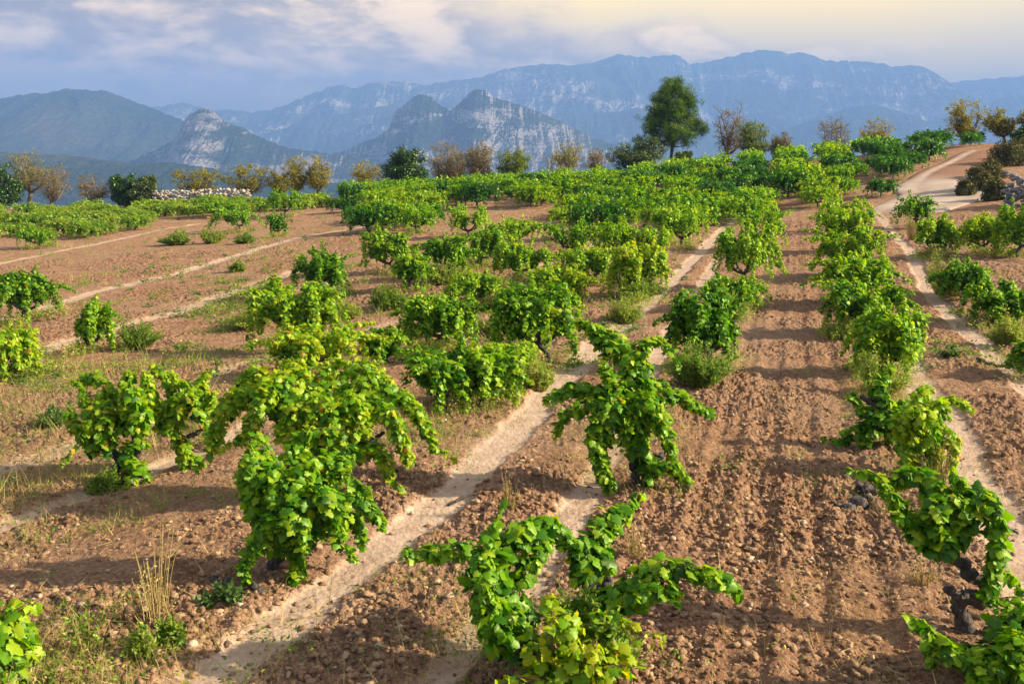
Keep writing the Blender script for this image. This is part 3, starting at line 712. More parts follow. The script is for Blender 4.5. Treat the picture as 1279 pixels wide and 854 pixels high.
vine_px('tall near vine beside the lane, long horizontal left arm, curved bare trunk', 800, 610, [
    ([(790, 520, 0), (760, 495, 0), (730, 485, .1), (705, 487, .1), (680, 500, .1)], .11, 1.8),
    ([(745, 500, 0), (720, 508, -.1), (705, 515, -.1), (700, 525, -.1)], .10, 1.0),
    ([(790, 530, 0), (790, 480, .1), (785, 440, .2), (765, 420, .3), (735, 405, .35)], .13, 1.7),
    ([(795, 520, 0), (805, 470, .1), (800, 435, .2), (810, 425, .25), (828, 424, .3)], .12, 1.5),
    ([(770, 440, .2), (755, 425, .3), (740, 410, .4), (722, 400, .4)], .09, 1.4),
    ([(790, 530, 0), (770, 480, .0), (755, 460, .1), (760, 450, .1)], .13, 1.5),
    ([(795, 540, 0), (820, 500, -.05), (840, 490, 0), (860, 500, 0), (882, 512, 0)], .10, 1.5),
    ([(795, 535, 0), (800, 500, -.15), (815, 510, -.2), (835, 545, -.2), (840, 570, -.2)], .13, 1.7),
    ([(790, 520, 0), (770, 510, -.15), (752, 540, -.15), (750, 580, -.1), (762, 615, -.1)], .11, 1.7),
    ([(790, 520, 0), (765, 500, -.2), (745, 525, -.2), (748, 570, -.2), (775, 620, -.15)], .10, 1.5),
    ([(795, 560, 0), (790, 530, -.2), (785, 520, -.2), (780, 545, -.2)], .13, 1.2),
    ([(800, 575, 0), (815, 580, -.05), (840, 582, -.1), (865, 602, -.1)], .075, 1.6),
    ([(800, 575, 0), (812, 590, -.1), (810, 605, -.1)], .08, 1.0),
    ([(792, 540, 0), (800, 500, .25), (830, 480, .3), (845, 500, .3)], .13, 1.2)],
    [([(802, 614, 0), (795, 600, 0), (790, 580, .02), (793, 560, 0), (790, 530, 0)], [.06, .045, .035, .033, .03]),
     ([(793, 562, 0), (780, 545, 0), (770, 520, 0)], [.03, .025, .02]), ([(795, 600, 0), (815, 585, .1), (822, 568, .15), (826, 572, .15)], [.045, .045, .05, .04]),
     ([(795, 600, 0), (800, 560, .1), (815, 500, .2)], [.03, .025, .02])], 102, size=.056)
vine_px('vine on a twisted black corkscrew trunk, one shoot arching down at the right', 1218, 788, [
    ([(1175, 678, 0), (1165, 665, .05), (1140, 650, .1), (1120, 625, .1), (1102, 600, .1)], .075, 1.8),
    ([(1178, 680, 0), (1155, 664, -.05), (1140, 655, -.05), (1122, 640, -.1)], .06, 1.6),
    ([(1178, 680, 0), (1180, 650, 0), (1175, 615, .1), (1160, 595, .15), (1135, 588, .2), (1112, 600, .2)], .10, 1.5),
    ([(1180, 678, 0), (1195, 645, 0), (1205, 610, .05), (1190, 590, .1)], .09, 1.7),
    ([(1180, 675, 0), (1205, 640, -.05), (1225, 615, -.05), (1242, 640, -.1), (1246, 675, -.1), (1240, 715, -.12), (1238, 745, -.12)], .075, 1.7),
    ([(1195, 650, 0), (1215, 620, 0), (1235, 625, 0), (1248, 660, -.05), (1245, 700, -.05)], .07, 1.5),
    ([(1180, 665, 0), (1165, 640, -.1), (1185, 620, -.1), (1205, 625, -.1)], .085, 1.5)],
    [([(1212, 796, 0), (1205, 775, 0), (1195, 758, 0), (1200, 745, 0), (1225, 752, 0), (1232, 738, 0), (1222, 722, 0), (1208, 715, 0), (1204, 703, 0), (1192, 700, 0), (1185, 690, 0), (1176, 677, 0)], [.05, .05, .042, .036, .042, .048, .038, .048, .034, .036, .024, .018]),
     ([(1200, 775, 0), (1202, 757, -.02), (1194, 742, -.03), (1182, 735, -.03)], [.04, .032, .03, .034]), ([(1202, 742, 0), (1215, 740, .03), (1225, 750, .03)], [.03, .03, .03]),
     ([(1215, 792, 0), (1235, 792, -.03), (1243, 780, -.05)], [.05, .045, .035]), ([(1210, 790, 0), (1195, 800, -.05), (1188, 820, -.1)], [.05, .04, .03])], 103, size=.057, odd=.008)
vine_px('low leafy vine spilling over the ground in the bottom right corner', 1268, 858, [
    ([(1255, 830, 0), (1240, 815, 0), (1225, 812, .05), (1200, 810, .1), (1175, 800, .15), (1160, 800, .1)], .07, 1.3),
    ([(1265, 830, 0), (1230, 825, -.1), (1195, 815, -.1), (1172, 795, -.1)], .09, 1.4),
    ([(1265, 830, 0), (1262, 790, 0), (1262, 775, .1), (1270, 768, .2)], .10, 1.7),
    ([(1270, 830, 0), (1290, 780, 0), (1300, 760, 0), (1330, 790, 0)], .12, 1.7),
    ([(1270, 835, 0), (1250, 820, -.2), (1230, 840, -.25), (1215, 860, -.25)], .12, 1.6),
    ([(1270, 835, 0), (1275, 800, -.2), (1290, 830, -.3), (1285, 870, -.3)], .13, 1.6),
    ([(1270, 835, 0), (1265, 770, .15), (1285, 755, .2), (1310, 770, .2)], .12, 1.6)],
    [([(1268, 860, 0), (1265, 845, 0), (1258, 828, 0)], [.06, .05, .04])], 104, size=.057, bias=.05)
vine_px('front half of the huge leafy clump, on a leaning trunk by the wheel track', 345, 712, [
    ([(365, 670, 0), (355, 620, 0), (330, 570, 0), (320, 545, .1)], .17, 1.9), ([(365, 665, 0), (375, 600, .1), (370, 560, .2), (380, 540, .2)], .17, 1.9), ([(365, 665, 0), (340, 600, -.1), (315, 575, 0), (305, 610, -.1)], .16, 1.8), ([(365, 665, 0), (390, 600, 0), (410, 570, .1), (430, 590, 0)], .16, 1.8),
    ([(370, 665, 0), (400, 620, 0), (420, 580, .1), (440, 560, .15)], .14, 1.7), ([(360, 670, 0), (330, 640, -.1), (318, 600, -.1), (312, 560, -.1)], .15, 1.8),
    ([(365, 665, 0), (385, 620, -.2), (400, 615, -.2), (425, 640, -.25), (420, 672, -.25)], .14, 1.8), ([(375, 665, 0), (410, 630, -.1), (440, 615, -.1), (465, 635, -.1), (478, 655, -.1)], .09, 1.8),
    ([(365, 670, 0), (350, 640, -.25), (335, 655, -.3), (318, 680, -.3), (305, 712, -.3)], .08, 1.7), ([(368, 668, 0), (365, 640, -.3), (375, 650, -.3), (380, 680, -.3)], .14, 1.6),
    ([(365, 665, 0), (350, 610, -.2), (340, 590, -.2), (345, 625, -.25)], .16, 1.6), ([(365, 665, 0), (360, 620, -.2), (378, 590, -.15), (392, 570, -.1)], .16, 1.6),
    ([(372, 690, -.1), (372, 710, -.2), (366, 735, -.25), (355, 748, -.25)], .05, 1.3), ([(370, 665, 0), (420, 645, 0), (442, 642, 0), (452, 668, 0)], .09, 1.2)],
    [([(325, 728, -.05), (340, 706, 0), (352, 690, 0), (368, 668, 0)], [.06, .05, .05, .04]), ([(368, 668, 0), (368, 640, 0), (375, 590, .1)], [.035, .03, .02]), ([(290, 733, .0), (300, 736, 0), (318, 736, -.05), (330, 718, 0)], [.035, .05, .04, .05])], 105, dens=330, size=.055)
vine_px('rear half of the huge leafy clump, with the dense rounded top', 420, 618, [
    ([(410, 570, 0), (360, 510, 0), (310, 490, 0), (275, 520, 0), (264, 562, 0)], .15, 1.9), ([(405, 565, 0), (350, 500, .1), (320, 465, .2), (300, 480, .2)], .17, 1.9),
    ([(410, 565, 0), (370, 490, 0), (345, 470, 0), (330, 500, -.2), (300, 550, -.2)], .17, 1.9), ([(412, 560, 0), (390, 490, .1), (370, 455, .2), (355, 452, .2)], .17, 1.9),
    ([(412, 560, 0), (410, 500, .1), (405, 465, .2), (420, 450, .3)], .17, 1.9), ([(415, 560, 0), (440, 500, 0), (470, 470, .1), (490, 480, .1)], .16, 1.9),
    ([(415, 565, 0), (455, 510, 0), (495, 490, 0), (525, 520, 0), (542, 555, 0)], .12, 1.9), ([(415, 565, 0), (450, 520, -.1), (480, 510, -.15), (500, 540, -.15), (510, 575, -.15)], .13, 1.8),
    ([(412, 565, 0), (430, 510, -.2), (440, 500, -.3), (455, 530, -.3)], .17, 1.8), ([(412, 565, 0), (390, 510, -.25), (370, 510, -.3), (350, 550, -.3)], .17, 1.9),
    ([(412, 565, 0), (420, 530, -.3), (400, 500, -.3), (385, 530, -.35)], .17, 1.7), ([(415, 570, 0), (445, 560, -.1), (475, 560, -.1), (488, 595, -.1)], .10, 1.6),
    ([(415, 565, 0), (430, 480, .3), (455, 455, .3), (480, 470, .3)], .16, 1.7)],
    [([(420, 620, 0), (412, 600, 0), (415, 580, 0), (410, 562, 0)], [.06, .05, .05, .04]), ([(415, 580, 0), (450, 560, 0), (480, 540, 0)], [.035, .03, .02]), ([(412, 575, 0), (370, 545, 0), (340, 520, 0)], [.035, .03, .02])], 106, dens=330, size=.055)
vine_px('small vine with forked black trunk and orange tinged leaves above a green weed tuft', 148, 600, [
    ([(128, 558, 0), (110, 545, 0), (95, 530, 0), (88, 515, .05)], .12, 1.6), ([(128, 558, 0), (120, 530, 0), (110, 505, .1), (105, 490, .1)], .14, 1.6),
    ([(128, 556, 0), (135, 525, -.1), (130, 505, -.1), (112, 520, -.15), (105, 545, -.15)], .13, 1.5), ([(168, 536, 0), (160, 500, 0), (158, 475, .1), (165, 465, .1)], .13, 1.7),
    ([(168, 536, 0), (172, 510, -.1), (160, 485, -.15), (155, 515, -.15)], .12, 1.5), ([(165, 536, 0), (140, 500, .1), (120, 470, .2), (100, 475, .3)], .13, 1.2),
    ([(168, 536, 0), (180, 500, .1), (185, 475, .1), (178, 465, .1)], .11, 1.5), ([(155, 572, 0), (160, 555, -.05), (172, 552, -.05)], .07, 1.2), ([(165, 575, 0), (178, 585, -.1), (188, 605, -.1)], .06, .9), ([(160, 570, 0), (165, 590, -.15), (158, 608, -.2)], .09, 1.0)],
    [([(148, 602, 0), (143, 590, 0), (148, 580, 0), (142, 565, 0), (130, 556, 0)], [.06, .055, .045, .04, .03]), ([(150, 590, 0), (162, 578, .02), (172, 568, 0), (168, 550, 0), (166, 535, 0)], [.05, .045, .04, .03, .02])], 107, size=.055, odd=.03, bias=.04)
vine_px('small vine with one curved bare side arm standing just right of the orange tinged vine', 232, 585, [
    ([(212, 530, 0), (200, 510, 0), (188, 490, 0), (185, 478, 0)], .11, 1.6), ([(212, 530, 0), (215, 500, 0), (215, 480, .1), (200, 462, .1), (186, 458, .1)], .11, 1.6),
    ([(250, 520, 0), (248, 500, 0), (235, 480, 0), (225, 478, 0)], .12, 1.6), ([(250, 522, 0), (258, 500, 0), (250, 475, .05), (262, 462, .1)], .09, 1.4),
    ([(215, 530, 0), (225, 500, -.1), (235, 490, -.15), (240, 500, -.15)], .12, 1.5), ([(250, 520, 0), (262, 500, -.05), (266, 485, -.05)], .07, 1.1),
    ([(222, 545, 0), (232, 560, -.1), (228, 585, -.1)], .07, 1.1), ([(215, 535, 0), (205, 525, -.1), (200, 505, -.1)], .11, 1.2), ([(228, 570, 0), (245, 570, -.05), (250, 585, -.05)], .09, .9)],
    [([(236, 588, 0), (226, 568, 0), (218, 550, 0), (216, 535, 0), (205, 530, 0), (200, 522, 0)], [.06, .045, .04, .035, .03, .03]), ([(226, 562, 0), (235, 545, 0), (248, 540, 0), (254, 532, 0), (250, 520, 0)], [.04, .03, .028, .026, .02])], 108, size=.055, odd=.015, bias=.03)
vine_px('dark leafy vine with a pruned black head and one shoot standing up, right row', 1108, 560, [
    ([(1105, 505, 0), (1098, 485, 0), (1105, 465, .1), (1118, 455, .1)], .08, 1.5), ([(1095, 520, 0), (1080, 530, 0), (1060, 540, 0), (1052, 552, 0)], .11, 1.2), ([(1098, 520, 0), (1082, 510, 0), (1070, 500, 0), (1066, 495, 0)], .08, 1.0),
    ([(1100, 520, 0), (1085, 540, -.1), (1080, 560, -.1)], .12, 1.3), ([(1105, 520, 0), (1115, 520, -.1), (1112, 550, -.1)], .12, 1.6), ([(1110, 540, 0), (1120, 515, 0), (1130, 500, .1)], .12, 1.5)],
    [([(1112, 562, 0), (1110, 540, 0), (1100, 512, 0), (1088, 503, 0), (1076, 495, 0)], [.06, .05, .05, .04, .03]), ([(1100, 512, 0), (1108, 502, 0)], [.045, .05])], 109, mat=M_vine, bias=-.12)
vine_px('yellow green leafy vine mixed with dry stalks just above the corkscrew trunked vine', 1150, 592, [
    ([(1145, 560, 0), (1140, 520, 0), (1150, 495, .1), (1160, 480, .2)], .15, 1.7), ([(1145, 560, 0), (1165, 520, 0), (1175, 500, 0), (1182, 520, 0)], .14, 1.6), ([(1145, 565, 0), (1130, 530, -.1), (1135, 515, -.1), (1125, 550, -.15)], .14, 1.6),
    ([(1148, 565, 0), (1160, 530, -.15), (1150, 510, -.15), (1145, 540, -.2)], .14, 1.6), ([(1150, 565, 0), (1180, 540, -.05), (1192, 555, -.05), (1190, 580, -.05)], .11, 1.5), ([(1148, 570, 0), (1135, 560, -.15), (1130, 585, -.15)], .11, 1.2),
    ([(1150, 560, 0), (1175, 500, .3), (1200, 500, .3), (1218, 512, .3)], .06, .9), ([(1150, 570, 0), (1170, 560, -.15), (1165, 585, -.15)], .11, 1.0)],
    [([(1150, 594, 0), (1146, 575, 0), (1148, 555, 0)], [.05, .045, .035])], 110, bias=.12, odd=.03)

# the rest of the near and middle vines: base point, crown left/right, crown top in the photograph
MID = [
 (8, 868, -55, 28, 790, 0, 'bright leafy vine cut by the bottom left corner'),
 (24, 474, -18, 50, 400, .1, 'pale green vine with a bare trunk at the left edge, nearer of the two there'),
 (32, 402, -10, 80, 325, -.1, 'broad dark green vine at the left edge, farther of the two there'),
 (106, 442, 104, 148, 362, 0, 'thin upright vine leaning right on a black stub, alone on the left slope'),
 (374, 470, 335, 470, 400, .08, 'low straggling yellowish vine right behind the huge clump'),
 (388, 440, 300, 425, 330, -.05, 'broad dark vine with a stout forked trunk in the middle of the left slope'),
 (415, 372, 362, 436, 300, -.05, 'dark rounded vine directly behind the broad vine on the left slope'),
 (482, 455, 448, 505, 405, .02, 'stunted vine with a curled black dead arm'),
 (548, 438, 505, 600, 355, -.04, 'mid field vine with a long thin shoot pointing left'),
 (684, 452, 600, 735, 338, -.02, 'wide mid field vine with raised arms left of the track'),
 (655, 470, 590, 672, 428, .1, 'right end of the low leafy bank behind the huge clump'),
 (560, 512, 500, 610, 425, .03, 'leafy low vine forming the middle of the bank behind the huge clump'),
 (600, 506, 565, 655, 428, .05, 'leafy vine squeezed in the right half of the bank behind the huge clump'),
 (512, 364, 482, 536, 308, -.05, 'mushroom shaped vine on two curved bare legs'),
 (492, 342, 448, 515, 278, .06, 'ragged vine with a bare upright stem left of the forked trunk vine'),
 (562, 348, 526, 596, 284, .02, 'vine on a thick forked black trunk at the heart of the field'),
 (598, 334, 590, 640, 278, .03, 'vine with trailing right shoots next to the forked trunk vine'),
 (650, 350, 615, 690, 295, .05, 'loose pale vine trailing among dry weeds, centre of the field'),
 (700, 378, 655, 735, 325, .08, 'yellow green vine half lost in weeds left of the upper track'),
 (802, 372, 755, 838, 292, .05, 'bright vine above the round yellow green weed bush'),
 (770, 322, 735, 800, 268, .06, 'pale leafy vine left of the upper track, below the dark hill rows'),
 (852, 310, 825, 882, 250, .06, 'tall light vine close beside the narrowing track'),
 (888, 462, 828, 926, 350, -.04, 'wide vine with arching left arm at the left border of the furrowed lane'),
 (918, 388, 868, 952, 340, .0, 'thin vine with black curled arm behind the wide arching vine'),
 (932, 360, 890, 976, 268, .06, 'large bright vine on the left border of the furrowed lane, halfway up'),
 (948, 312, 915, 980, 252, .05, 'bright vine next up the lane from the large bright one'),
 (1108, 468, 1060, 1152, 372, .12, 'vine with pale hanging leaves and yellow spots at the right border of the lane'),
 (1090, 420, 1018, 1118, 340, -.05, 'dark spreading vine in the row right of the furrowed lane'),
 (1078, 380, 1022, 1112, 306, -.02, 'rounded vine behind the dark spreading one, right row'),
 (1066, 346, 1018, 1098, 275, .04, 'fourth leafy vine going up the row right of the furrowed lane'),
 (1060, 316, 1016, 1090, 252, .05, 'fifth leafy vine going up the row right of the furrowed lane'),
 (1056, 290, 1022, 1086, 238, .03, 'sixth leafy vine going up the row right of the furrowed lane'),
 (1146, 284, 1118, 1165, 236, -.12, 'dark upright vine by the mouth of the gravel road'),
 (1170, 322, 1140, 1192, 266, .06, 'bright spotted vine in front of the dark one by the gravel road'),
 (1206, 374, 1172, 1240, 320, .0, 'low vine with yellow weeds, third row from the lane'),
 (1250, 402, 1205, 1300, 345, -.05, 'dark green vine sprawling to the right edge'),
 (1228, 318, 1192, 1262, 262, .08, 'vine with feathery raised shoots left of the bright hedge at the right edge'),
 (1270, 322, 1238, 1320, 246, .12, 'sunlit yellow green vine on the right edge below the stone wall'),
 (1290, 470, 1268, 1340, 425, -.1, 'dark vine just entering the picture at the right edge'),
 (348, 296, 332, 362, 262, -.12, 'small dark vine on a bare black trunk, right one of the upper left slope'),
 (300, 290, 262, 330, 252, -.15, 'spreading dark vine above the bare strips of the left slope'),
 (356, 272, 326, 386, 232, -.15, 'tall dark vine breaking the line of almond trees'),
 (642, 312, 604, 682, 264, .05, 'leafy vine left of the ragged rows in the upper middle of the field'),
 (712, 320, 678, 748, 268, .03, 'vine in the upper middle of the field with a pale crown'),
 (586, 298, 556, 616, 250, .0, 'small vine just below the low rise, right one of two'),
 (520, 292, 488, 548, 250, -.04, 'small vine just below the low rise, left one of two'),
 (738, 356, 700, 766, 300, .04, 'ragged vine close left of the bright vine above the yellow bush'),
 (668, 400, 628, 704, 352, .0, 'vine wedged behind the wide mid field vine'),
 (592, 380, 558, 628, 335, .08, 'pale straggling vine between the forked trunk vine and the mid field vines'),
 (820, 322, 796, 842, 276, .0, 'low vine at the left edge of the upper track'),
 (50, 310, 22, 68, 280, -.15, 'dark vine on a small black trunk at the lower border of the yellow plot'),
 (275, 272, 246, 300, 246, -.1, 'dark low vine beside pale grass in the yellow plot'),
]
for i, (bx, by, x0, x1, yt, bias, lab) in enumerate(MID):
    b = base_of(bx, by); r = np.random.default_rng(300+i)
    w = (x1-x0)/F*b[1]*1.12; w *= 1.14 if bx > 1000 and bx < 1110 else 1.04; top = pix(bx, yt, b[1])[2]; h = max(.5, (top-b[2])*(.93 if b[1] < 14 else .88)); cx = ((x0+x1)/2-bx)/F*b[1]
    lod = 0 if b[1] < 11 else (1 if b[1] < 30 else 2)
    small = h < .8
    sh, tr = bush_form(w, h, r, cx, max(w*.9, .8), 5 if w > .9 else 4, 4 if w > .9 else 3, .12 if w < 1 else .145, 190 if lod < 2 else 125)
    bias = float(bias)+r.normal(0, .03)
    build_vine('grapevine', lab, b, sh, tr, lod, 500+i, None, None, .062, .006, bias)

# ------------------------------------------------------------------ vines in rows over the far slope: one of each form, then copies
def in_poly(x, y, poly):
    c = False; n = len(poly)
    for i in range(n):
        (x1, y1), (x2, y2) = poly[i], poly[i-1]
        if (y1 > y) != (y2 > y) and x < (x2-x1)*(y-y1)/(y2-y1)+x1: c = not c
    return c
HILL = [(425, 238), (430, 284), (470, 300), (520, 285), (560, 268), (600, 262), (700, 262), (715, 305), (800, 312), (850, 290), (905, 290), (985, 266), (1040, 258), (1090, 256), (1130, 236), (1195, 203), (1238, 186), (1240, 150), (1000, 160), (900, 170), (800, 180), (600, 205)]
PLOT = [(-60, 235), (-60, 322), (60, 303), (150, 297), (215, 275), (330, 266), (420, 258), (425, 238), (200, 235)]
HOLES = [[(650, 268), (700, 255), (745, 262), (700, 285)], [(430, 262), (480, 262), (470, 285), (430, 285)], [(960, 255), (1005, 248), (1018, 270), (975, 275)]]
r = np.random.default_rng(77)
cands = []
sA = float(ground_at(640, 820)[:2]@VPN)
for sp, inrow, poly, kind in ((2.6, 1.5, HILL, 'hill'), (2.1, 1.75, PLOT, 'plot')):
    for si in range(-70, 40):
        for li in range(5, 60):
            s = sA+si*sp; l = li*inrow+(si % 2)*.6
            p = VPN*(s+(sp*.5 if l > 50 else 0))+VPD*l+r.normal(0, .24 if l < 50 else .42, 2)
            if p[1] < 34 or p[1] > 90 or abs(p[0]) > 60 or r.random() < (.13 if kind == 'hill' else .14): continue
            z = float(zbase(p[0], p[1])); qx, qy, dep = project(np.array([p[0], p[1], z]))
            if not in_poly(qx, qy, poly) or any(in_poly(qx, qy, h) for h in HOLES): continue
            if float(dist_line(np.array([p[0]]), np.array([p[1]]), ROAD)[0]) < 2.3: continue
            lim = 66 if kind == 'plot' else 76
            if p[1] > (64 if qx > 1110 else lim): continue
            cands.append((dep, p[0], p[1], z, kind, float(qx), float(qy)))
cands.sort()
protos = {}
for kind, mat, bias in (('hill', M_vine, 0.0), ('dark', M_vine_dark, 0.0), ('plot', M_vine_yellow, -.05)):
    for v in range(5):
        rr = np.random.default_rng(900+v+31*len(protos)); w, h = ((2.5, 1.22) if kind != 'plot' else (2.1, .82))
        sh, tr = bush_form(w, h, rr, 0, w*.95, 6, 5, .16, 74, .72, 5)
        protos[(kind, v)] = build_vine('grapevine', None, (0, 0, 0), sh, tr, 2, 950+v+7*len(protos), mat, None, .09, .003, bias)
used = set()
LAB = {'crest': ('bush vine packed in the rows on the far slope below the pine', 'bush vines on the far slope under the pine'),
       'left': ('bush vine on the low rise under the brown bare trees', 'bush vines on the rise under the brown trees'),
       'right': ('dark bush vine on the far right slope beside the gravel road', 'bush vines on the slope beside the gravel road'),
       'mid': ('bright bush vine at the foot of the far slope where the lane ends', 'bush vines at the foot of the far slope'),
       'plot': ('small yellow green vine in the crowded plot under the trees on the left', 'yellow green vines of the left plot')}
NIND = 300-10-len(MID)
for n, (dep, x, y, z, kind, qx, qy) in enumerate(cands):
    if n >= NIND: break
    k = kind
    if kind == 'hill' and (r.random() < (.5 if (qx > 560 and qy < 250) else .15) or (qx > 1090 and qy < 240)): k = 'dark'
    key = (k, int(r.integers(0, 5))); src = protos[key]
    if key in used:
        o = src.copy(); sc.collection.objects.link(o)
        for ch in list(src.children):
            c = ch.copy(); sc.collection.objects.link(c); c.parent = o
    else: o = src; used.add(key)
    s = r.uniform(.68, 1.15)*(.85 if qx > 1040 and kind == 'hill' else 1.0)
    o.location = (x, y, z); o.rotation_euler = (0, 0, r.uniform(0, 6.28)); o.scale = (s*r.uniform(.9, 1.15), s*r.uniform(.9, 1.15), s*r.uniform(.88, 1.1))
    reg = 'plot' if kind == 'plot' else ('right' if qx > 1060 and qy < 245 else ('left' if qx < 700 and qy < 262 else ('mid' if qy > 250 else 'crest')))
    lab, grp = LAB[reg]; tag(o, lab, 'grapevine', grp)
for key, o in protos.items():
    if key not in used:
        for ch in list(o.children): bpy.data.objects.remove(ch)
        bpy.data.objects.remove(o)
rest = cands[NIND:]
if rest:
    g = Geo(); rr = np.random.default_rng(4)
    for dep, x, y, z, kind, qx, qy in rest:
        w, h = (2.0, 1.25) if kind == 'hill' else (1.8, 1.0); sh, tr = bush_form(w, h, rr, 0, w, 4, 3, .2, 40, .4)
        for P, rad, n in sh:
            pos, N, T, S, tint = path_leaves(P, max(3, int(n*.6)), rad, rr, size=.15)
            scatter(g, pos+np.array([x, y, z]), N, T, S, LEAF_LO, tint, 1 if kind == 'plot' else 0)
    tag(link('vineyard_foliage', g.mesh('vineyard_foliage', [M_vine, M_vine_yellow])), kind='stuff')
print('VINES', len(cands), 'rest', len(rest))
# ------------------------------------------------------------------ trees on the skyline
def tree(name, label, cat, px, pty, wpx, Y, kind, seed, lean=0.0, zb=None, group=None):
    r = np.random.default_rng(seed)
    b = pix(px, 300, Y); b[2] = float(zbase(b[0], b[1]))-.1 if zb is None else zb
    H = pix(px, pty, Y)[2]-b[2]; W = wpx/F*Y
    root = thing(name, label, cat, b, group)
    K = dict(  # trunk fraction, crown base, limbs, twigs per limb, leaves per tip, leaf size, spread of a tip, template, mats
        bare=(.18, .25, 7, 16, 5, .07, .22, LEAF_TRI, M_rust, M_twig), sparse=(.22, .30, 7, 15, 15, .085, .30, LEAF_TRI, M_almond, M_bark), thin=(.3, .30, 8, 14, 6, .08, .25, LEAF_TRI, M_almond, M_twig),
        ygreen=(.15, .18, 8, 20, 70, .09, .38, LEAF_TRI, M_ygreen, M_bark), carob=(.1, .10, 9, 26, 130, .11, .42, LEAF_LO, M_carob, M_bark),
        olive=(.1, .04, 9, 26, 120, .085, .42, LEAF_TRI, M_olive, M_bark), brown=(.16, .2, 9, 24, 8, .07, .28, LEAF_TRI, M_rust, M_twig))[kind]
    tf, cb, nl, nt, nleaf, ls, sprd, tmpl, lm, bm = K
    sc_ = max(.5, H/4.0); g = Geo(); tips = []
    fork = np.array([lean*.3, 0, H*tf]); R0 = .035*H+.02
    tube(g, smooth_path([[0, 0, -.3], [r.normal(0, .04*H), r.normal(0, .04*H), H*tf*.5], fork], 4), np.linspace(R0*1.3, R0*.8, 9), 8, 0, .12, r)
    for i in range(nl):
        a = 2*math.pi*i/nl+r.normal(0, .3); el = r.uniform(.1, 1.0)
        e = np.array([math.cos(a)*W*.5*math.sqrt(1-el*el*.8)*r.uniform(.55, .8)+lean, math.sin(a)*W*.45*math.sqrt(1-el*el*.8)*.7, H*(cb+(1-cb)*(.25+.6*el))])
        m = fork+(e-fork)*.5+np.array([0, 0, -.06*H])+r.normal(0, .05*H, 3)
        limb = smooth_path([fork, m, e], 4); Rl = np.linspace(R0*.55, R0*.14, len(limb)); tube(g, limb, Rl, 5, 0, .1, r)
        for j in range(nt):
            st = limb[r.integers(2, len(limb))]
            d = r.normal(size=3); d[2] = abs(d[2])*.8; d = norm(d[None])[0]
            tip = st+d*r.uniform(.14, .30)*np.array([W, W, H*.9])
            c = np.array([lean, 0, H*(cb+(1-cb)*.48)]); q = (tip-c)/np.array([W*.5, W*.5, H*(1-cb)*.53]); L = np.linalg.norm(q)
            if L > 1: tip = c+(tip-c)/L*r.uniform(.86, 1.0)
            md = (st+tip)/2+r.normal(0, .03*H, 3)
            tube(g, smooth_path([st, md, tip], 2), np.linspace(R0*.13, R0*.035, 5), 3, 0)
            tips += [tip, md] if kind in ('carob', 'olive', 'ygreen') else [tip]
            if kind in ('bare', 'brown', 'thin', 'sparse'):
                for q in range(4 if kind != 'sparse' else 2):
                    t2 = (md if q % 2 else tip)+norm(r.normal(size=(1, 3))+np.array([[0, 0, .5]]))[0]*r.uniform(.1, .26)*sc_*1.6
                    tube(g, np.array([md if q % 2 else (md+tip)/2, (md+t2)/2+r.normal(0, .03, 3), t2]), [R0*.05, R0*.04, R0*.02], 3, 0); tips.append(t2)
    link('trunk', g.mesh('trunk', [bm], smooth=True), root)
    tips = np.array(tips); n = len(tips)*nleaf
    if kind in ('carob', 'olive', 'ygreen'): tips = tips[r.random(len(tips)) < .8]; n = len(tips)*nleaf//2
    idx = r.integers(0, len(tips), n); tw = r.normal(0, .5, len(tips))
    off = r.normal(size=(n, 3)); off = norm(off)*(r.random(n)**.5)[:, None]*sprd*sc_
    off[:, 2] *= .75; P = tips[idx]+off; P[:, 2] = np.maximum(P[:, 2], .05)
    N = norm(norm(off)*.8+np.array([0, 0, .5])+r.normal(0, .5, (n, 3))); T = norm(r.normal(size=(n, 3))+np.array([0, 0, -.3]))
    g = Geo(); scatter(g, P, N, T, r.uniform(.7, 1.3, n)*ls*max(1, sc_*.9), tmpl, np.clip(r.normal(.45, .2, n)+.13*tw[idx], 0, 1), 0, .8)
    link('crown', g.mesh('crown', [lm]), root); return root
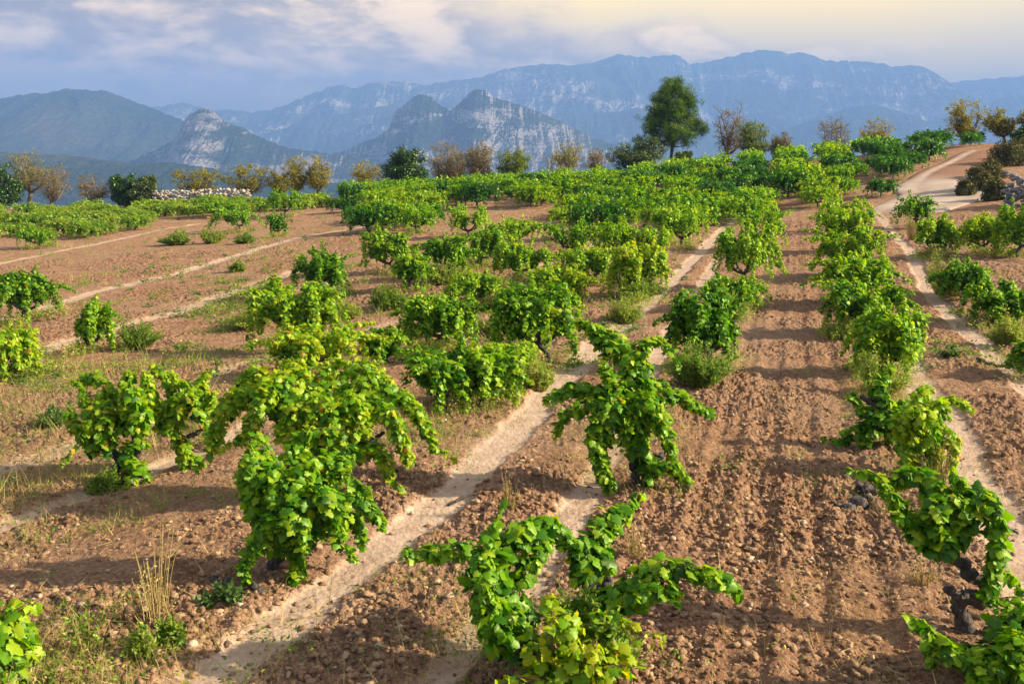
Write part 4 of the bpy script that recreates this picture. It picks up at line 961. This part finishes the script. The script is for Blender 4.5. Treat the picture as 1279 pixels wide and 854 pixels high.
def pine(label, px, pty, wpx, Y, seed):
    r = np.random.default_rng(seed); b = pix(px, 300, Y); b[2] = float(zbase(b[0], b[1]))-.1
    H = pix(px, pty, Y)[2]-b[2]; W = wpx/F*Y; root = thing('pine_tree', label, 'pine tree', b); g = Geo(); P_ = []; 
    tr = smooth_path([[.0, 0, -.3], [.08, 0, H*.3], [-.05, .05, H*.6], [.0, 0, H*.97]], 6); tube(g, tr, np.linspace(.17, .03, len(tr)), 8, 0, .1, r)
    crown_r = lambda t: np.interp(t, [.24, .30, .38, .46, .55, .66, .78, .90, 1.0], [.2, .58, .9, 1.0, .98, .85, .66, .42, .10])*W*.46
    for i in range(64):
        t = .30+.67*(i/63)**.9; a = i*2.399+r.normal(0, .3); R = crown_r(t)*r.uniform(.72, 1.08)
        st = np.array([0, 0, H*(t-.03)]); e = np.array([math.cos(a)*R, math.sin(a)*R, H*t+.10*R*r.uniform(-.6, 1.6)])
        limb = smooth_path([st, (st+e)/2+np.array([0, 0, -.05*R]), e], 3); tube(g, limb, np.linspace(.05*(1.1-t)+.012, .012, len(limb)), 4, 0)
        for j in range(max(5, int(9*R))):
            f = r.uniform(.3, 1.0)**.7; c = st+(e-st)*f+r.normal(0, .14, 3)*(1+.6*R)*np.array([1, 1, .6]); P_.append(c)
    for dx, zt, R in ((-.50, .31, .45), (-.44, .24, .4), (.47, .39, .5)):
        e = np.array([dx*W, r.normal(0, .2), H*(zt+.02)]); tube(g, smooth_path([[0, 0, H*.33], [dx*W*.5, 0, H*zt], e], 3), np.linspace(.05, .015, 7), 4, 0)
        P_ += [e+r.normal(0, .25, 3)*R*1.6 for _ in range(9)]
    link('trunk', g.mesh('trunk', [M_bark], smooth=True), root)
    C = np.array(P_); k = 60; n = len(C)*k; idx = np.repeat(np.arange(len(C)), k); tw = r.normal(0, .13, len(C))
    d = norm(r.normal(size=(n, 3))+np.array([0, 0, .35])); P = C[idx]+d*(r.random(n)**.6)[:, None]*.27
    N = norm(np.cross(d, r.normal(size=(n, 3)))); g = Geo()
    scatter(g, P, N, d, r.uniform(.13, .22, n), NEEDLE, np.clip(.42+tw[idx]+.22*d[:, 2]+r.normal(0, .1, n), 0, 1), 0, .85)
    link('crown', g.mesh('crown', [M_pine]), root)

pine('tall conical pine standing alone above the vineyard crest', 835, 97, 82, 84, 1)
TREES = [
 ('evergreen_bush', 'dark evergreen mass cut by the left edge of the photo', 'bush', 4, 203, 62, 72, 'carob', 0),
 ('almond_tree', 'yellow leaved treetop behind the dark mass at the left edge', 'tree', -12, 190, 44, 76, 'ygreen', 0),
 ('almond_tree', 'tall nearly bare tree with olive leaves beside the dark mass on the left', 'tree', 42, 189, 72, 74, 'thin', .2),
 ('bare_tree', 'brown bare tree leaning right next to the tall thin tree on the left', 'tree', 66, 206, 46, 73, 'bare', .4),
 ('bare_tree', 'small dark bare tree with twisted arms left of the dark green bush', 'tree', 117, 216, 50, 72, 'bare', .2),
 ('evergreen_bush', 'dark green bush left of the round grey green olive', 'bush', 159, 212, 38, 72, 'carob', 0),
 ('olive_tree', 'round grey green olive at the left end of the white rubble', 'olive tree', 187, 219, 42, 71, 'olive', 0),
 ('almond_tree', 'flat topped almond tree over the left part of the white rubble', 'almond tree', 252, 207, 68, 74, 'sparse', 0),
 ('almond_tree', 'spreading almond tree over the right end of the white rubble', 'almond tree', 314, 204, 66, 75, 'sparse', 0),
 ('almond_tree', 'small faint almond tree between the spreading one and the twin crowned one', 'almond tree', 352, 211, 34, 78, 'sparse', 0),
 ('almond_tree', 'upright left crown of the two close almond trees', 'almond tree', 373, 196, 36, 75, 'sparse', 0),
 ('almond_tree', 'upright right crown of the two close almond trees', 'almond tree', 400, 194, 38, 75, 'sparse', 0),
 ('almond_tree', 'low pale yellow tree left of the round dark green tree', 'almond tree', 458, 203, 52, 77, 'thin', 0),
 ('carob_tree', 'round dark green tree with a dense crown', 'tree', 509, 183, 60, 74, 'carob', 0),
 ('bare_tree', 'wide brown leafless tree right of the round dark green tree', 'tree', 563, 171, 58, 77, 'brown', 0),
 ('bare_tree', 'narrower reddish brown leafless tree right of the wide brown one', 'tree', 597, 178, 38, 77, 'brown', .2),
 ('almond_tree', 'small green and brown almond tree between the bare trees and the green one', 'almond tree', 642, 182, 44, 77, 'ygreen', 0),
 ('almond_tree', 'wide thin greenish almond tree left of the dark bush', 'almond tree', 706, 176, 62, 78, 'thin', 0),
 ('bare_tree', 'pale bare twiggy tree at the left foot of the dark bush', 'tree', 742, 186, 30, 79, 'bare', 0),
 ('evergreen_bush', 'large rounded dark olive bush at the left foot of the pine', 'bush', 795, 170, 84, 81, 'olive', 0),
 ('almond_tree', 'small yellow green bush right at the trunk of the pine', 'bush', 852, 186, 24, 83, 'ygreen', 0),
 ('bare_tree', 'slender leafless tree right of the pine', 'tree', 905, 123, 48, 84, 'bare', 0),
 ('almond_tree', 'round yellow green bush right of the slender leafless tree', 'bush', 936, 149, 48, 82, 'ygreen', 0),
 ('bare_tree', 'low brown twiggy bush right of the round yellow green one', 'bush', 968, 164, 30, 82, 'brown', 0),
 ('bare_tree', 'grey bare tree on the crest between pine and yellow trees, left one', 'tree', 1034, 146, 56, 80, 'bare', 0),
 ('bare_tree', 'grey green sparse tree on the crest, right of the grey bare one', 'tree', 1086, 148, 56, 78, 'thin', 0),
 ('almond_tree', 'broad yellow almond tree on the right crest', 'almond tree', 1193, 125, 62, 66, 'sparse', 0),
 ('almond_tree', 'yellow almond tree leaning left above the gravel road', 'almond tree', 1246, 134, 40, 64, 'sparse', -.6),
 ('almond_tree', 'yellow almond tree cut by the right edge', 'almond tree', 1276, 134, 34, 63, 'sparse', 0),
 ('evergreen_bush', 'very dark bush under the yellow trees at the right edge', 'bush', 1274, 158, 44, 62, 'carob', 0),
]
for i, (nm, lab, cat, px, pty, wpx, Y, kind, lean) in enumerate(TREES): tree(nm, lab, cat, px, pty, wpx, Y, kind, 40+i, lean)

# bank beside the road with its dry stone wall and scrub
def bank_bush(label, px, by, pty, wpx, mat, seed, Yo=0.0, leaf=.09):
    r = np.random.default_rng(seed); b = ground_at(px, by); b[1] += Yo; b[0] *= (b[1]/(b[1]-Yo)); b[2] = float(zbase(b[0], b[1]))
    H = pix(px, pty, b[1])[2]-b[2]; W = wpx/F*b[1]; root = thing('scrub_bush', label, 'bush', b)
    g = Geo(); tips = []
    for i in range(46):
        e = norm(r.normal(size=(1, 3)))[0]; e[2] = abs(e[2]); e = e*np.array([W*.5, W*.4, H])*r.uniform(.7, 1.02)
        tube(g, smooth_path([[e[0]*.1, e[1]*.1, -.05], e*np.array([.4, .4, .6]), e], 2), np.linspace(.022, .006, 5), 3); tips += [e, e*.75]
    link('stem', g.mesh('stem', [M_twig]), root); tips = np.array(tips); n = 6500
    idx = r.integers(0, len(tips), n); off = r.normal(0, .09, (n, 3))*max(.6, W); P = tips[idx]+off*.8; P[:, 2] = np.maximum(P[:, 2], 0)
    g = Geo(); scatter(g, P, norm(norm(P)+r.normal(0, .6, (n, 3))), norm(r.normal(size=(n, 3))+np.array([0, 0, .6])), r.uniform(.6, 1.3, n)*leaf, LEAF_TRI, np.clip(r.normal(.4, .2, n), 0, 1), 0, .6)
    link('foliage', g.mesh('foliage', [mat]), root)
M_scrub = leaf_mat('dry olive scrub', [(0, (.035, .035, .014)), (.5, (.085, .08, .03)), (1, (.19, .15, .06))], .25, .02, .5)
for k, a in enumerate([('olive brown scrub bush on the bank above the stone wall', 1258, 206, 176, 50), ('low scrub bush on the bank beside the road bend', 1222, 238, 207, 34), ('scrub bush at the foot of the stone wall', 1243, 250, 222, 30),
                       ('scrub bush on the upper bank under the dark bush', 1288, 200, 172, 44), ('small dry scrub bush on the road edge', 1205, 244, 224, 22), ('dark scrub bush left of the stone wall', 1238, 222, 198, 34)]):
    bank_bush(a[0], a[1], a[2], a[3], a[4], M_scrub, 200+k, 0)
def stone_pile(name, label, cat, pts, rows, size, mat, seed, wallh, thick):
    r = np.random.default_rng(seed); b = pts[0]; root = thing(name, label, cat, b); g = Geo()
    P = []; S = []
    for a, c in zip(pts[:-1], pts[1:]):
        L = np.linalg.norm((c-a)[:2]); n = int(L/size*rows*1.5)
        t = r.random(n); u = r.random(n)**1.2; d = (c-a)[:2]/L; nn = np.array([-d[1], d[0]])
        prof = wallh*(.6+.7*fbm((t*L+a[0])*.5, t*0, 2, seed)); o = r.normal(0, thick*.5, n)*(1-.6*u)
        xy = a[:2]+(c-a)[None, :2]*t[:, None]+nn*o[:, None]
        P.append(np.c_[xy, zbase(xy[:, 0], xy[:, 1])+u*prof]); S.append(r.uniform(.5, 1.15, n)*size*.62)
    P = np.vstack(P)-b; S = np.concatenate(S); lumps(g, P, S, ICO0 if name == 'rubble_wall' else ICO1, r.random(len(P)), r, .6, .5 if name == 'rubble_wall' else .25)
    link('stones', g.mesh('stones', [mat]), root)
def gp(px, py, Y=None):
    if Y is None: return ground_at(px, py)
    p = pix(px, py, Y); p[2] = float(zbase(p[0], p[1])); return p
stone_pile('rubble_wall', 'long heap of white limestone rubble under the almond trees on the left', 'stone wall', [gp(192, 240, 70), gp(240, 240, 71), gp(312, 240, 72)], 12, .24, M_rubble, 3, float(pix(250, 235, 71)[2]-gp(250, 240, 71)[2]), 1.3)
stone_pile('stone_wall', 'grey dry stone wall in the shaded bank at the right edge', 'stone wall', [gp(1254, 244, 40.5), gp(1279, 244, 39.5), gp(1330, 244, 38)], 11, .2, M_drystone, 5, 1.35, .25)

# ------------------------------------------------------------------ weeds that stand out singly
def weed(name, label, cat, px, by, pty, wpx, kind, seed):
    r = np.random.default_rng(seed); b = base_of(px, by); H = max(.12, pix(px, pty, b[1])[2]-b[2]); W = max(.1, wpx/F*b[1])
    root = thing(name, label, cat, b); far = b[1] > 22
    mats = {'green': (M_weed, M_weed), 'blue': (M_blue_weed, M_blue_weed), 'straw': (M_straw, M_straw), 'mix': (M_weed, M_straw), 'fennel': (M_weed, M_straw)}[kind]
    ns = {'green': 90, 'blue': 34, 'straw': 46, 'mix': 90, 'fennel': 34}[kind]; ns = int(ns*min(2.2, max(.6, W/.5)))
    g = Geo(); pts = []; dirs = []; a0 = r.uniform(0, 6.28)
    for i in range(ns):
        a = r.uniform(0, 6.28); R = math.sqrt(r.random())*(1+.3*math.cos(a-a0))
        st = np.array([math.cos(a)*R*W*.22, math.sin(a)*R*W*.22, -.02]); h = H*r.uniform(.45, 1.08)*(1-.35*R*R)*(.8+.28*math.cos(2*a-a0)+.12*math.cos(3*a+a0))
        e = np.array([math.cos(a)*R*W*.52, math.sin(a)*R*W*.5, h])+r.normal(0, .02, 3)
        m = st+(e-st)*.5+np.array([-math.cos(a)*R, -math.sin(a)*R, .3])*W*.05
        tube(g, smooth_path([st, m, e], 3), np.linspace(.0035, .0012, 7)*(1 if not far else 2.2)*(1.25 if kind in ('straw', 'fennel') else 1), 3, 0, tint=r.uniform(.2, 1))
        for f in np.linspace(.25, 1, 9 if not far else 6): pts.append(st+(e-st)*f+(m-(st+e)/2)*4*f*(1-f)); dirs.append(norm((e-st)[None])[0])
    link('stem', g.mesh('stem', [mats[1] if kind != 'green' else M_weed]), root)
    pts = np.array(pts); dirs = np.array(dirs); rep = {'green': 5, 'blue': 5, 'straw': 1, 'mix': 4, 'fennel': 1}[kind]; rep = rep
    pts = np.repeat(pts, rep, 0); dirs = np.repeat(dirs, rep, 0); n = len(pts)
    P = pts+r.normal(0, .012, (n, 3)); T = norm(dirs*.8+r.normal(0, .55, (n, 3))); N = norm(r.normal(size=(n, 3))+np.array([0, 0, .8]))
    g = Geo(); scatter(g, P, N, T, r.uniform(.5, 1.3, n)*(.045 if kind != 'straw' else .022)*(1 if not far else 1.7), LEAF_LO, np.clip(r.normal(.42 if kind != 'mix' else .62, .2, n), 0, 1), 0, .42 if kind != 'blue' else .7)
    link('foliage', g.mesh('foliage', [mats[0]]), root)
W_ = [
 ('weed', 'bushy green weed beside the furrowed lane, the largest one', 'weed', 872, 486, 428, 92, 'green'), ('weed', 'round yellow green weed bush beside the upper wheel track', 'weed', 792, 374, 338, 60, 'mix'),
 ('weed', 'green feathery weed clump alone on the left slope', 'weed', 170, 438, 398, 56, 'green'), ('dry_stalks', 'tall bunch of dry yellow stalks in the lower left', 'dry plant', 196, 778, 650, 88, 'straw'),
 ('weed', 'low green weed at the foot of the orange tinged vine', 'weed', 132, 612, 585, 38, 'green'), ('weed', 'light green weed tuft on the bare strip below the yellow plot', 'weed', 222, 306, 288, 38, 'green'),
 ('weed', 'second light green tuft right of the one on the bare strip', 'weed', 262, 304, 284, 30, 'mix'), ('weed', 'small round weed on the upper left slope', 'weed', 308, 304, 290, 24, 'green'),
 ('weed', 'small weed on the pale strip of the left slope', 'weed', 298, 340, 325, 20, 'green'), ('weed', 'upright yellow green weed right of the broad dark vine', 'weed', 438, 400, 372, 34, 'mix'),
 ('weed', 'leafy weed under the mushroom shaped vine', 'weed', 484, 388, 358, 48, 'green'), ('weed', 'pale weed mass left of the two dark middle vines', 'weed', 318, 412, 378, 60, 'mix'),
 ('weed', 'pale grassy weed between the mid field vines', 'weed', 625, 420, 385, 60, 'mix'), ('weed', 'yellowish grass right of the leafy bank by the wheel track', 'weed', 672, 486, 440, 50, 'mix'),
 ('weed', 'dry pale grass left of the upper track', 'weed', 700, 350, 318, 50, 'straw'), ('weed', 'weed around the feet of the bright vine above the yellow bush', 'weed', 780, 402, 368, 50, 'mix'),
 ('weed', 'pale green weed in the row right of the lane, under the pale hanging leaves', 'weed', 1096, 492, 438, 62, 'mix'), ('weed', 'weed spilling into the lane from the right row', 'weed', 1052, 425, 392, 50, 'mix'),
 ('weed', 'yellow flowering weed clump between the third row vines', 'weed', 1178, 366, 310, 56, 'mix'), ('weed', 'dry grass at the foot of the dark vine by the gravel road', 'weed', 1140, 300, 262, 24, 'straw'),
 ('weed', 'yellow weed at the lower right of the third row', 'weed', 1258, 432, 388, 46, 'mix'), ('weed', 'low green weed patch on the right path', 'weed', 1188, 446, 432, 26, 'blue'),
 ('dry_stalks', 'dry thistle stalks rising among the right row leaves', 'dry plant', 1172, 600, 505, 60, 'straw'), ('weed', 'fine leaved weed against the corkscrew trunk', 'weed', 1150, 730, 690, 50, 'straw'),
 ('dry_stalks', 'single pale dry stalk on the soil between the tracks', 'dry plant', 636, 640, 585, 22, 'straw'), ('weed', 'low leafy weed under the sprawling near vine', 'weed', 740, 856, 745, 150, 'green'),
 ('weed', 'dry bush behind the black stump knob', 'weed', 790, 700, 640, 44, 'straw'), ('weed', 'thin green stalks in the lower left in front of the dry bunch', 'weed', 110, 820, 735, 50, 'fennel'),
 ('weed', 'small bright weed at the foot of the dry stalk bunch', 'weed', 214, 806, 784, 16, 'green'), ('weed', 'blue green weed by the fallen trunk of the huge vine', 'weed', 283, 752, 728, 52, 'blue'),
 ('weed', 'yellow weeds around the thin vine on the lane border', 'weed', 915, 400, 362, 40, 'mix'), ('weed', 'green weed right of the small curved arm vine', 'weed', 262, 560, 500, 50, 'fennel'),
 ('weed', 'blue green low weed left of the stunted vine', 'weed', 66, 535, 505, 44, 'blue'), ('weed', 'weed beneath the forked trunk vine', 'weed', 548, 356, 326, 44, 'mix'), ('weed', 'pale weed behind the spreading dark vine of the upper left', 'weed', 320, 262, 244, 44, 'mix'),
 ('weed', 'green weed left of the stunted vine with the dead arm', 'weed', 530, 424, 398, 46, 'mix'), ('weed', 'small dry tuft in the lower left corner soil', 'weed', 178, 822, 785, 22, 'mix'),
]
for i, a in enumerate(W_): weed(*a, 700+i)

# suckers: the small pale leaves rising below the sprawling vine belong to it by look but root on their own
vine_px('pale small leaved suckers rising below the sprawling near vine at the bottom edge', 715, 872, [
    ([(700, 860, 0), (690, 810, 0), (690, 760, .05), (688, 735, .1)], .08, 1.3), ([(705, 860, 0), (720, 810, 0), (735, 780, 0), (760, 770, 0)], .12, 1.3),
    ([(705, 860, 0), (680, 830, -.1), (665, 800, -.1), (668, 780, -.1)], .12, 1.3), ([(715, 862, 0), (755, 830, -.1), (790, 800, -.1), (830, 790, -.1)], .09, .9),
    ([(715, 862, 0), (720, 830, -.2), (715, 790, -.15), (710, 765, -.1)], .13, 1.4), ([(715, 862, 0), (750, 840, -.2), (770, 830, -.2), (800, 835, -.2)], .11, 1.0), ([(710, 862, 0), (680, 850, -.2), (650, 845, -.2), (640, 850, -.2)], .10, 1.0), ([(715, 862, 0), (730, 820, -.2), (745, 800, -.2), (740, 840, -.3)], .12, 1.3)],
    [([(715, 875, 0), (713, 862, 0), (712, 850, 0)], [.03, .025, .02])], 120, size=.055, bias=.12, dens=110)

# ragged grass, green and dry, along the rows and over the left slope
def build_grass():
    r = np.random.default_rng(55); g = Geo()
    x, y = sample_view(26000, 262, 880, r, .8)
    s = x*VPN[0]+y*VPN[1]; ph = np.abs(((s-SA)/2.8+.5) % 1-.5)*2.8   # metres from the nearest row line
    lane = (s > SA+.7) & (s < SA+2.2); m = fbm(x*.45, y*.45, 4, 120)
    p = np.where(ph < .5, .85, .12)*sstep(m, .38, .6)+.65*(sstep(m, .46, .6))*(s < SA-1.5)
    p = np.where(y < 11, .4*p, p); p = np.where(lane, .02, p)*(1-.9*track_mask(x, y)); k = r.random(len(x)) < p; x, y, m = x[k], y[k], m[k]
    for xi, yi, mi in zip(x, y, m):
        n = int(r.integers(8, 26)); rad = r.uniform(.04, .2); q = r.normal(0, rad, (n, 2))+[xi, yi]; dry = r.random() < (.66 if yi > 14 else .8)
        hh = r.uniform(.04, .20)*(1 if r.random() > .1 else 1.8)*(1.3 if yi > 15 else 1); z = zbase(q[:, 0], q[:, 1])+relief(q[:, 0], q[:, 1], fine=False)
        T = np.c_[r.normal(0, .5, (n, 2)), np.ones(n)]; N = r.normal(size=(n, 3)); L = hh*r.uniform(.5, 1.3, n)
        scatter(g, np.c_[q, z], N, T, L, NEEDLE, np.clip(r.normal(.5, .25, n), 0, 1), 1 if dry else 0, .05+.004*yi)
        if not dry: scatter(g, np.c_[q, z+L*.5]+r.normal(0, .02, (n, 3)), r.normal(size=(n, 3))+[0, 0, 1], r.normal(size=(n, 3)), np.full(n, .03 if yi < 15 else .05), LEAF_LO, np.clip(r.normal(.45, .2, n), 0, 1), 0, .6)
    for (bx, by, x0, x1, yt, bi, lb) in MID:      # taller weeds and dead grass left standing round the vine stocks
        c = ground_at(bx, by); kk = int(r.integers(5, 20))
        for _ in range(kk):
            n = int(r.integers(14, 34)); cc = c[:2]+VPD*r.normal(0, .55)+VPN*r.normal(0, .22); q = r.normal(0, .10, (n, 2))+cc
            dry = r.random() < .5; hh = r.uniform(.10, .38); z = zbase(q[:, 0], q[:, 1])
            L = hh*r.uniform(.5, 1.2, n); T = np.c_[r.normal(0, .35, (n, 2)), np.ones(n)]
            scatter(g, np.c_[q, z], r.normal(size=(n, 3)), T, L, NEEDLE, np.clip(r.normal(.6, .22, n), 0, 1), 1 if dry else 0, .03+.003*c[1])
            q2 = np.repeat(np.c_[q, z+L*.6], 3, 0)+r.normal(0, .03, (3*n, 3))
            scatter(g, q2, r.normal(size=(3*n, 3))+[0, 0, 1], r.normal(size=(3*n, 3)), np.full(3*n, .028 if c[1] < 15 else .05), LEAF_LO, np.clip(r.normal(.62, .2, 3*n), 0, 1), 1 if dry and r.random() < .6 else 0, .6)
    tag(link('grass', g.mesh('grass', [M_weed, M_straw])), kind='stuff')
build_grass()

# dead wood lying about
def deadwood(name, label, pts, R, seed):
    r = np.random.default_rng(seed); b = base_of(*pts[0][:2]); g = Geo(); Q = []
    if name == 'vine_stump':
        P = []
        for px, py, up in pts:
            p = base_of(px, py); p[2] += up*.5; P += [p-b+r.normal(0, R*.6, 3)*[1, 1, .3] for _ in range(3)]
        P = np.array(P); v, f = ico(2); lumps(g, P, R*r.uniform(.5, 1.0, len(P)), (v, f), r.random(len(P)), r, .8, .16)
        tag(link(name, g.mesh(name, [M_vbark], smooth=True), None, b), label, 'dead wood'); return
    for px, py, up in pts:
        p = base_of(px, py); p[2] += up; Q.append(p-b)
    Q = smooth_path(Q, 4); Q[:, 2] += R*.6
    tube(g, Q+r.normal(0, R*.3, Q.shape), np.linspace(R, R*.35, len(Q))*(1+.5*r.random(len(Q))), 7, 0, .4, r)
    for i in range(0 if name == 'vine_stump' else 3):
        s = Q[r.integers(1, len(Q)-1)]; e = s+np.array([r.normal(0, 3*R), r.normal(0, 3*R), R*r.uniform(0, 2)]); tube(g, [s, (s+e)/2, e], [R*.45, R*.3, R*.15], 5, 0, .2, r)
    tag(link(name, g.mesh(name, [M_vbark], smooth=True), None, b), label, 'dead wood')
deadwood('fallen_twig', 'thin black twig lying on the pale soil between the two wheel tracks', [(560, 628, 0), (590, 620, .02), (628, 622, .01)], .012, 1)
deadwood('vine_stump', 'knobbly black stump on the soil left of the corkscrew trunk', [(1062, 636, 0), (1072, 630, .05), (1080, 618, .07), (1090, 624, .02)], .062, 2)
deadwood('vine_stump', 'broken black root beside the huge vine in the lower left', [(278, 726, 0), (290, 734, .03), (318, 738, .02)], .045, 3)
deadwood('fallen_branch', 'dark dead branch lying across the right path', [(1222, 452, 0), (1245, 458, .03), (1272, 462, .02)], .03, 4)
deadwood('fallen_twig', 'black twig scrap on the pale path at the right edge', [(1248, 652, 0), (1258, 658, .02), (1272, 664, .01)], .018, 5)
deadwood('fallen_branch', 'long dead branch lying behind the huge clump', [(402, 425, 0), (430, 428, .03), (462, 420, .05)], .03, 6)
deadwood('vine_stump', 'small dark stump on the path near the gravel road', [(1102, 292, 0), (1110, 290, .05), (1118, 293, .02)], .06, 7)

# ------------------------------------------------------------------ the air
def build_haze(sigma=HAZE):
    x0, x1, y0, y1, z0, z1 = -8700, 8700, -8700, 9300, -340, 775
    V = [(x, y, z) for z in (z0, z1) for y in (y0, y1) for x in (x0, x1)]
    T = [(0, 2, 3, 1), (4, 5, 7, 6), (0, 1, 5, 4), (2, 6, 7, 3), (0, 4, 6, 2), (1, 3, 7, 5)]
    m, t = new_mat('haze air')
    v = t.new('ShaderNodeVolumePrincipled', {'Color': HAZE_COL, 'Density': sigma, 'Anisotropy': 0.0})
    o = t.new('ShaderNodeOutputMaterial'); t.l.new(v.outputs[0], o.inputs['Volume'])
    ob = tag(link('haze', mesh_np('haze', np.array(V, float), np.array(T), [m])), kind='stuff'); return ob
if HAZE > 0: build_haze()
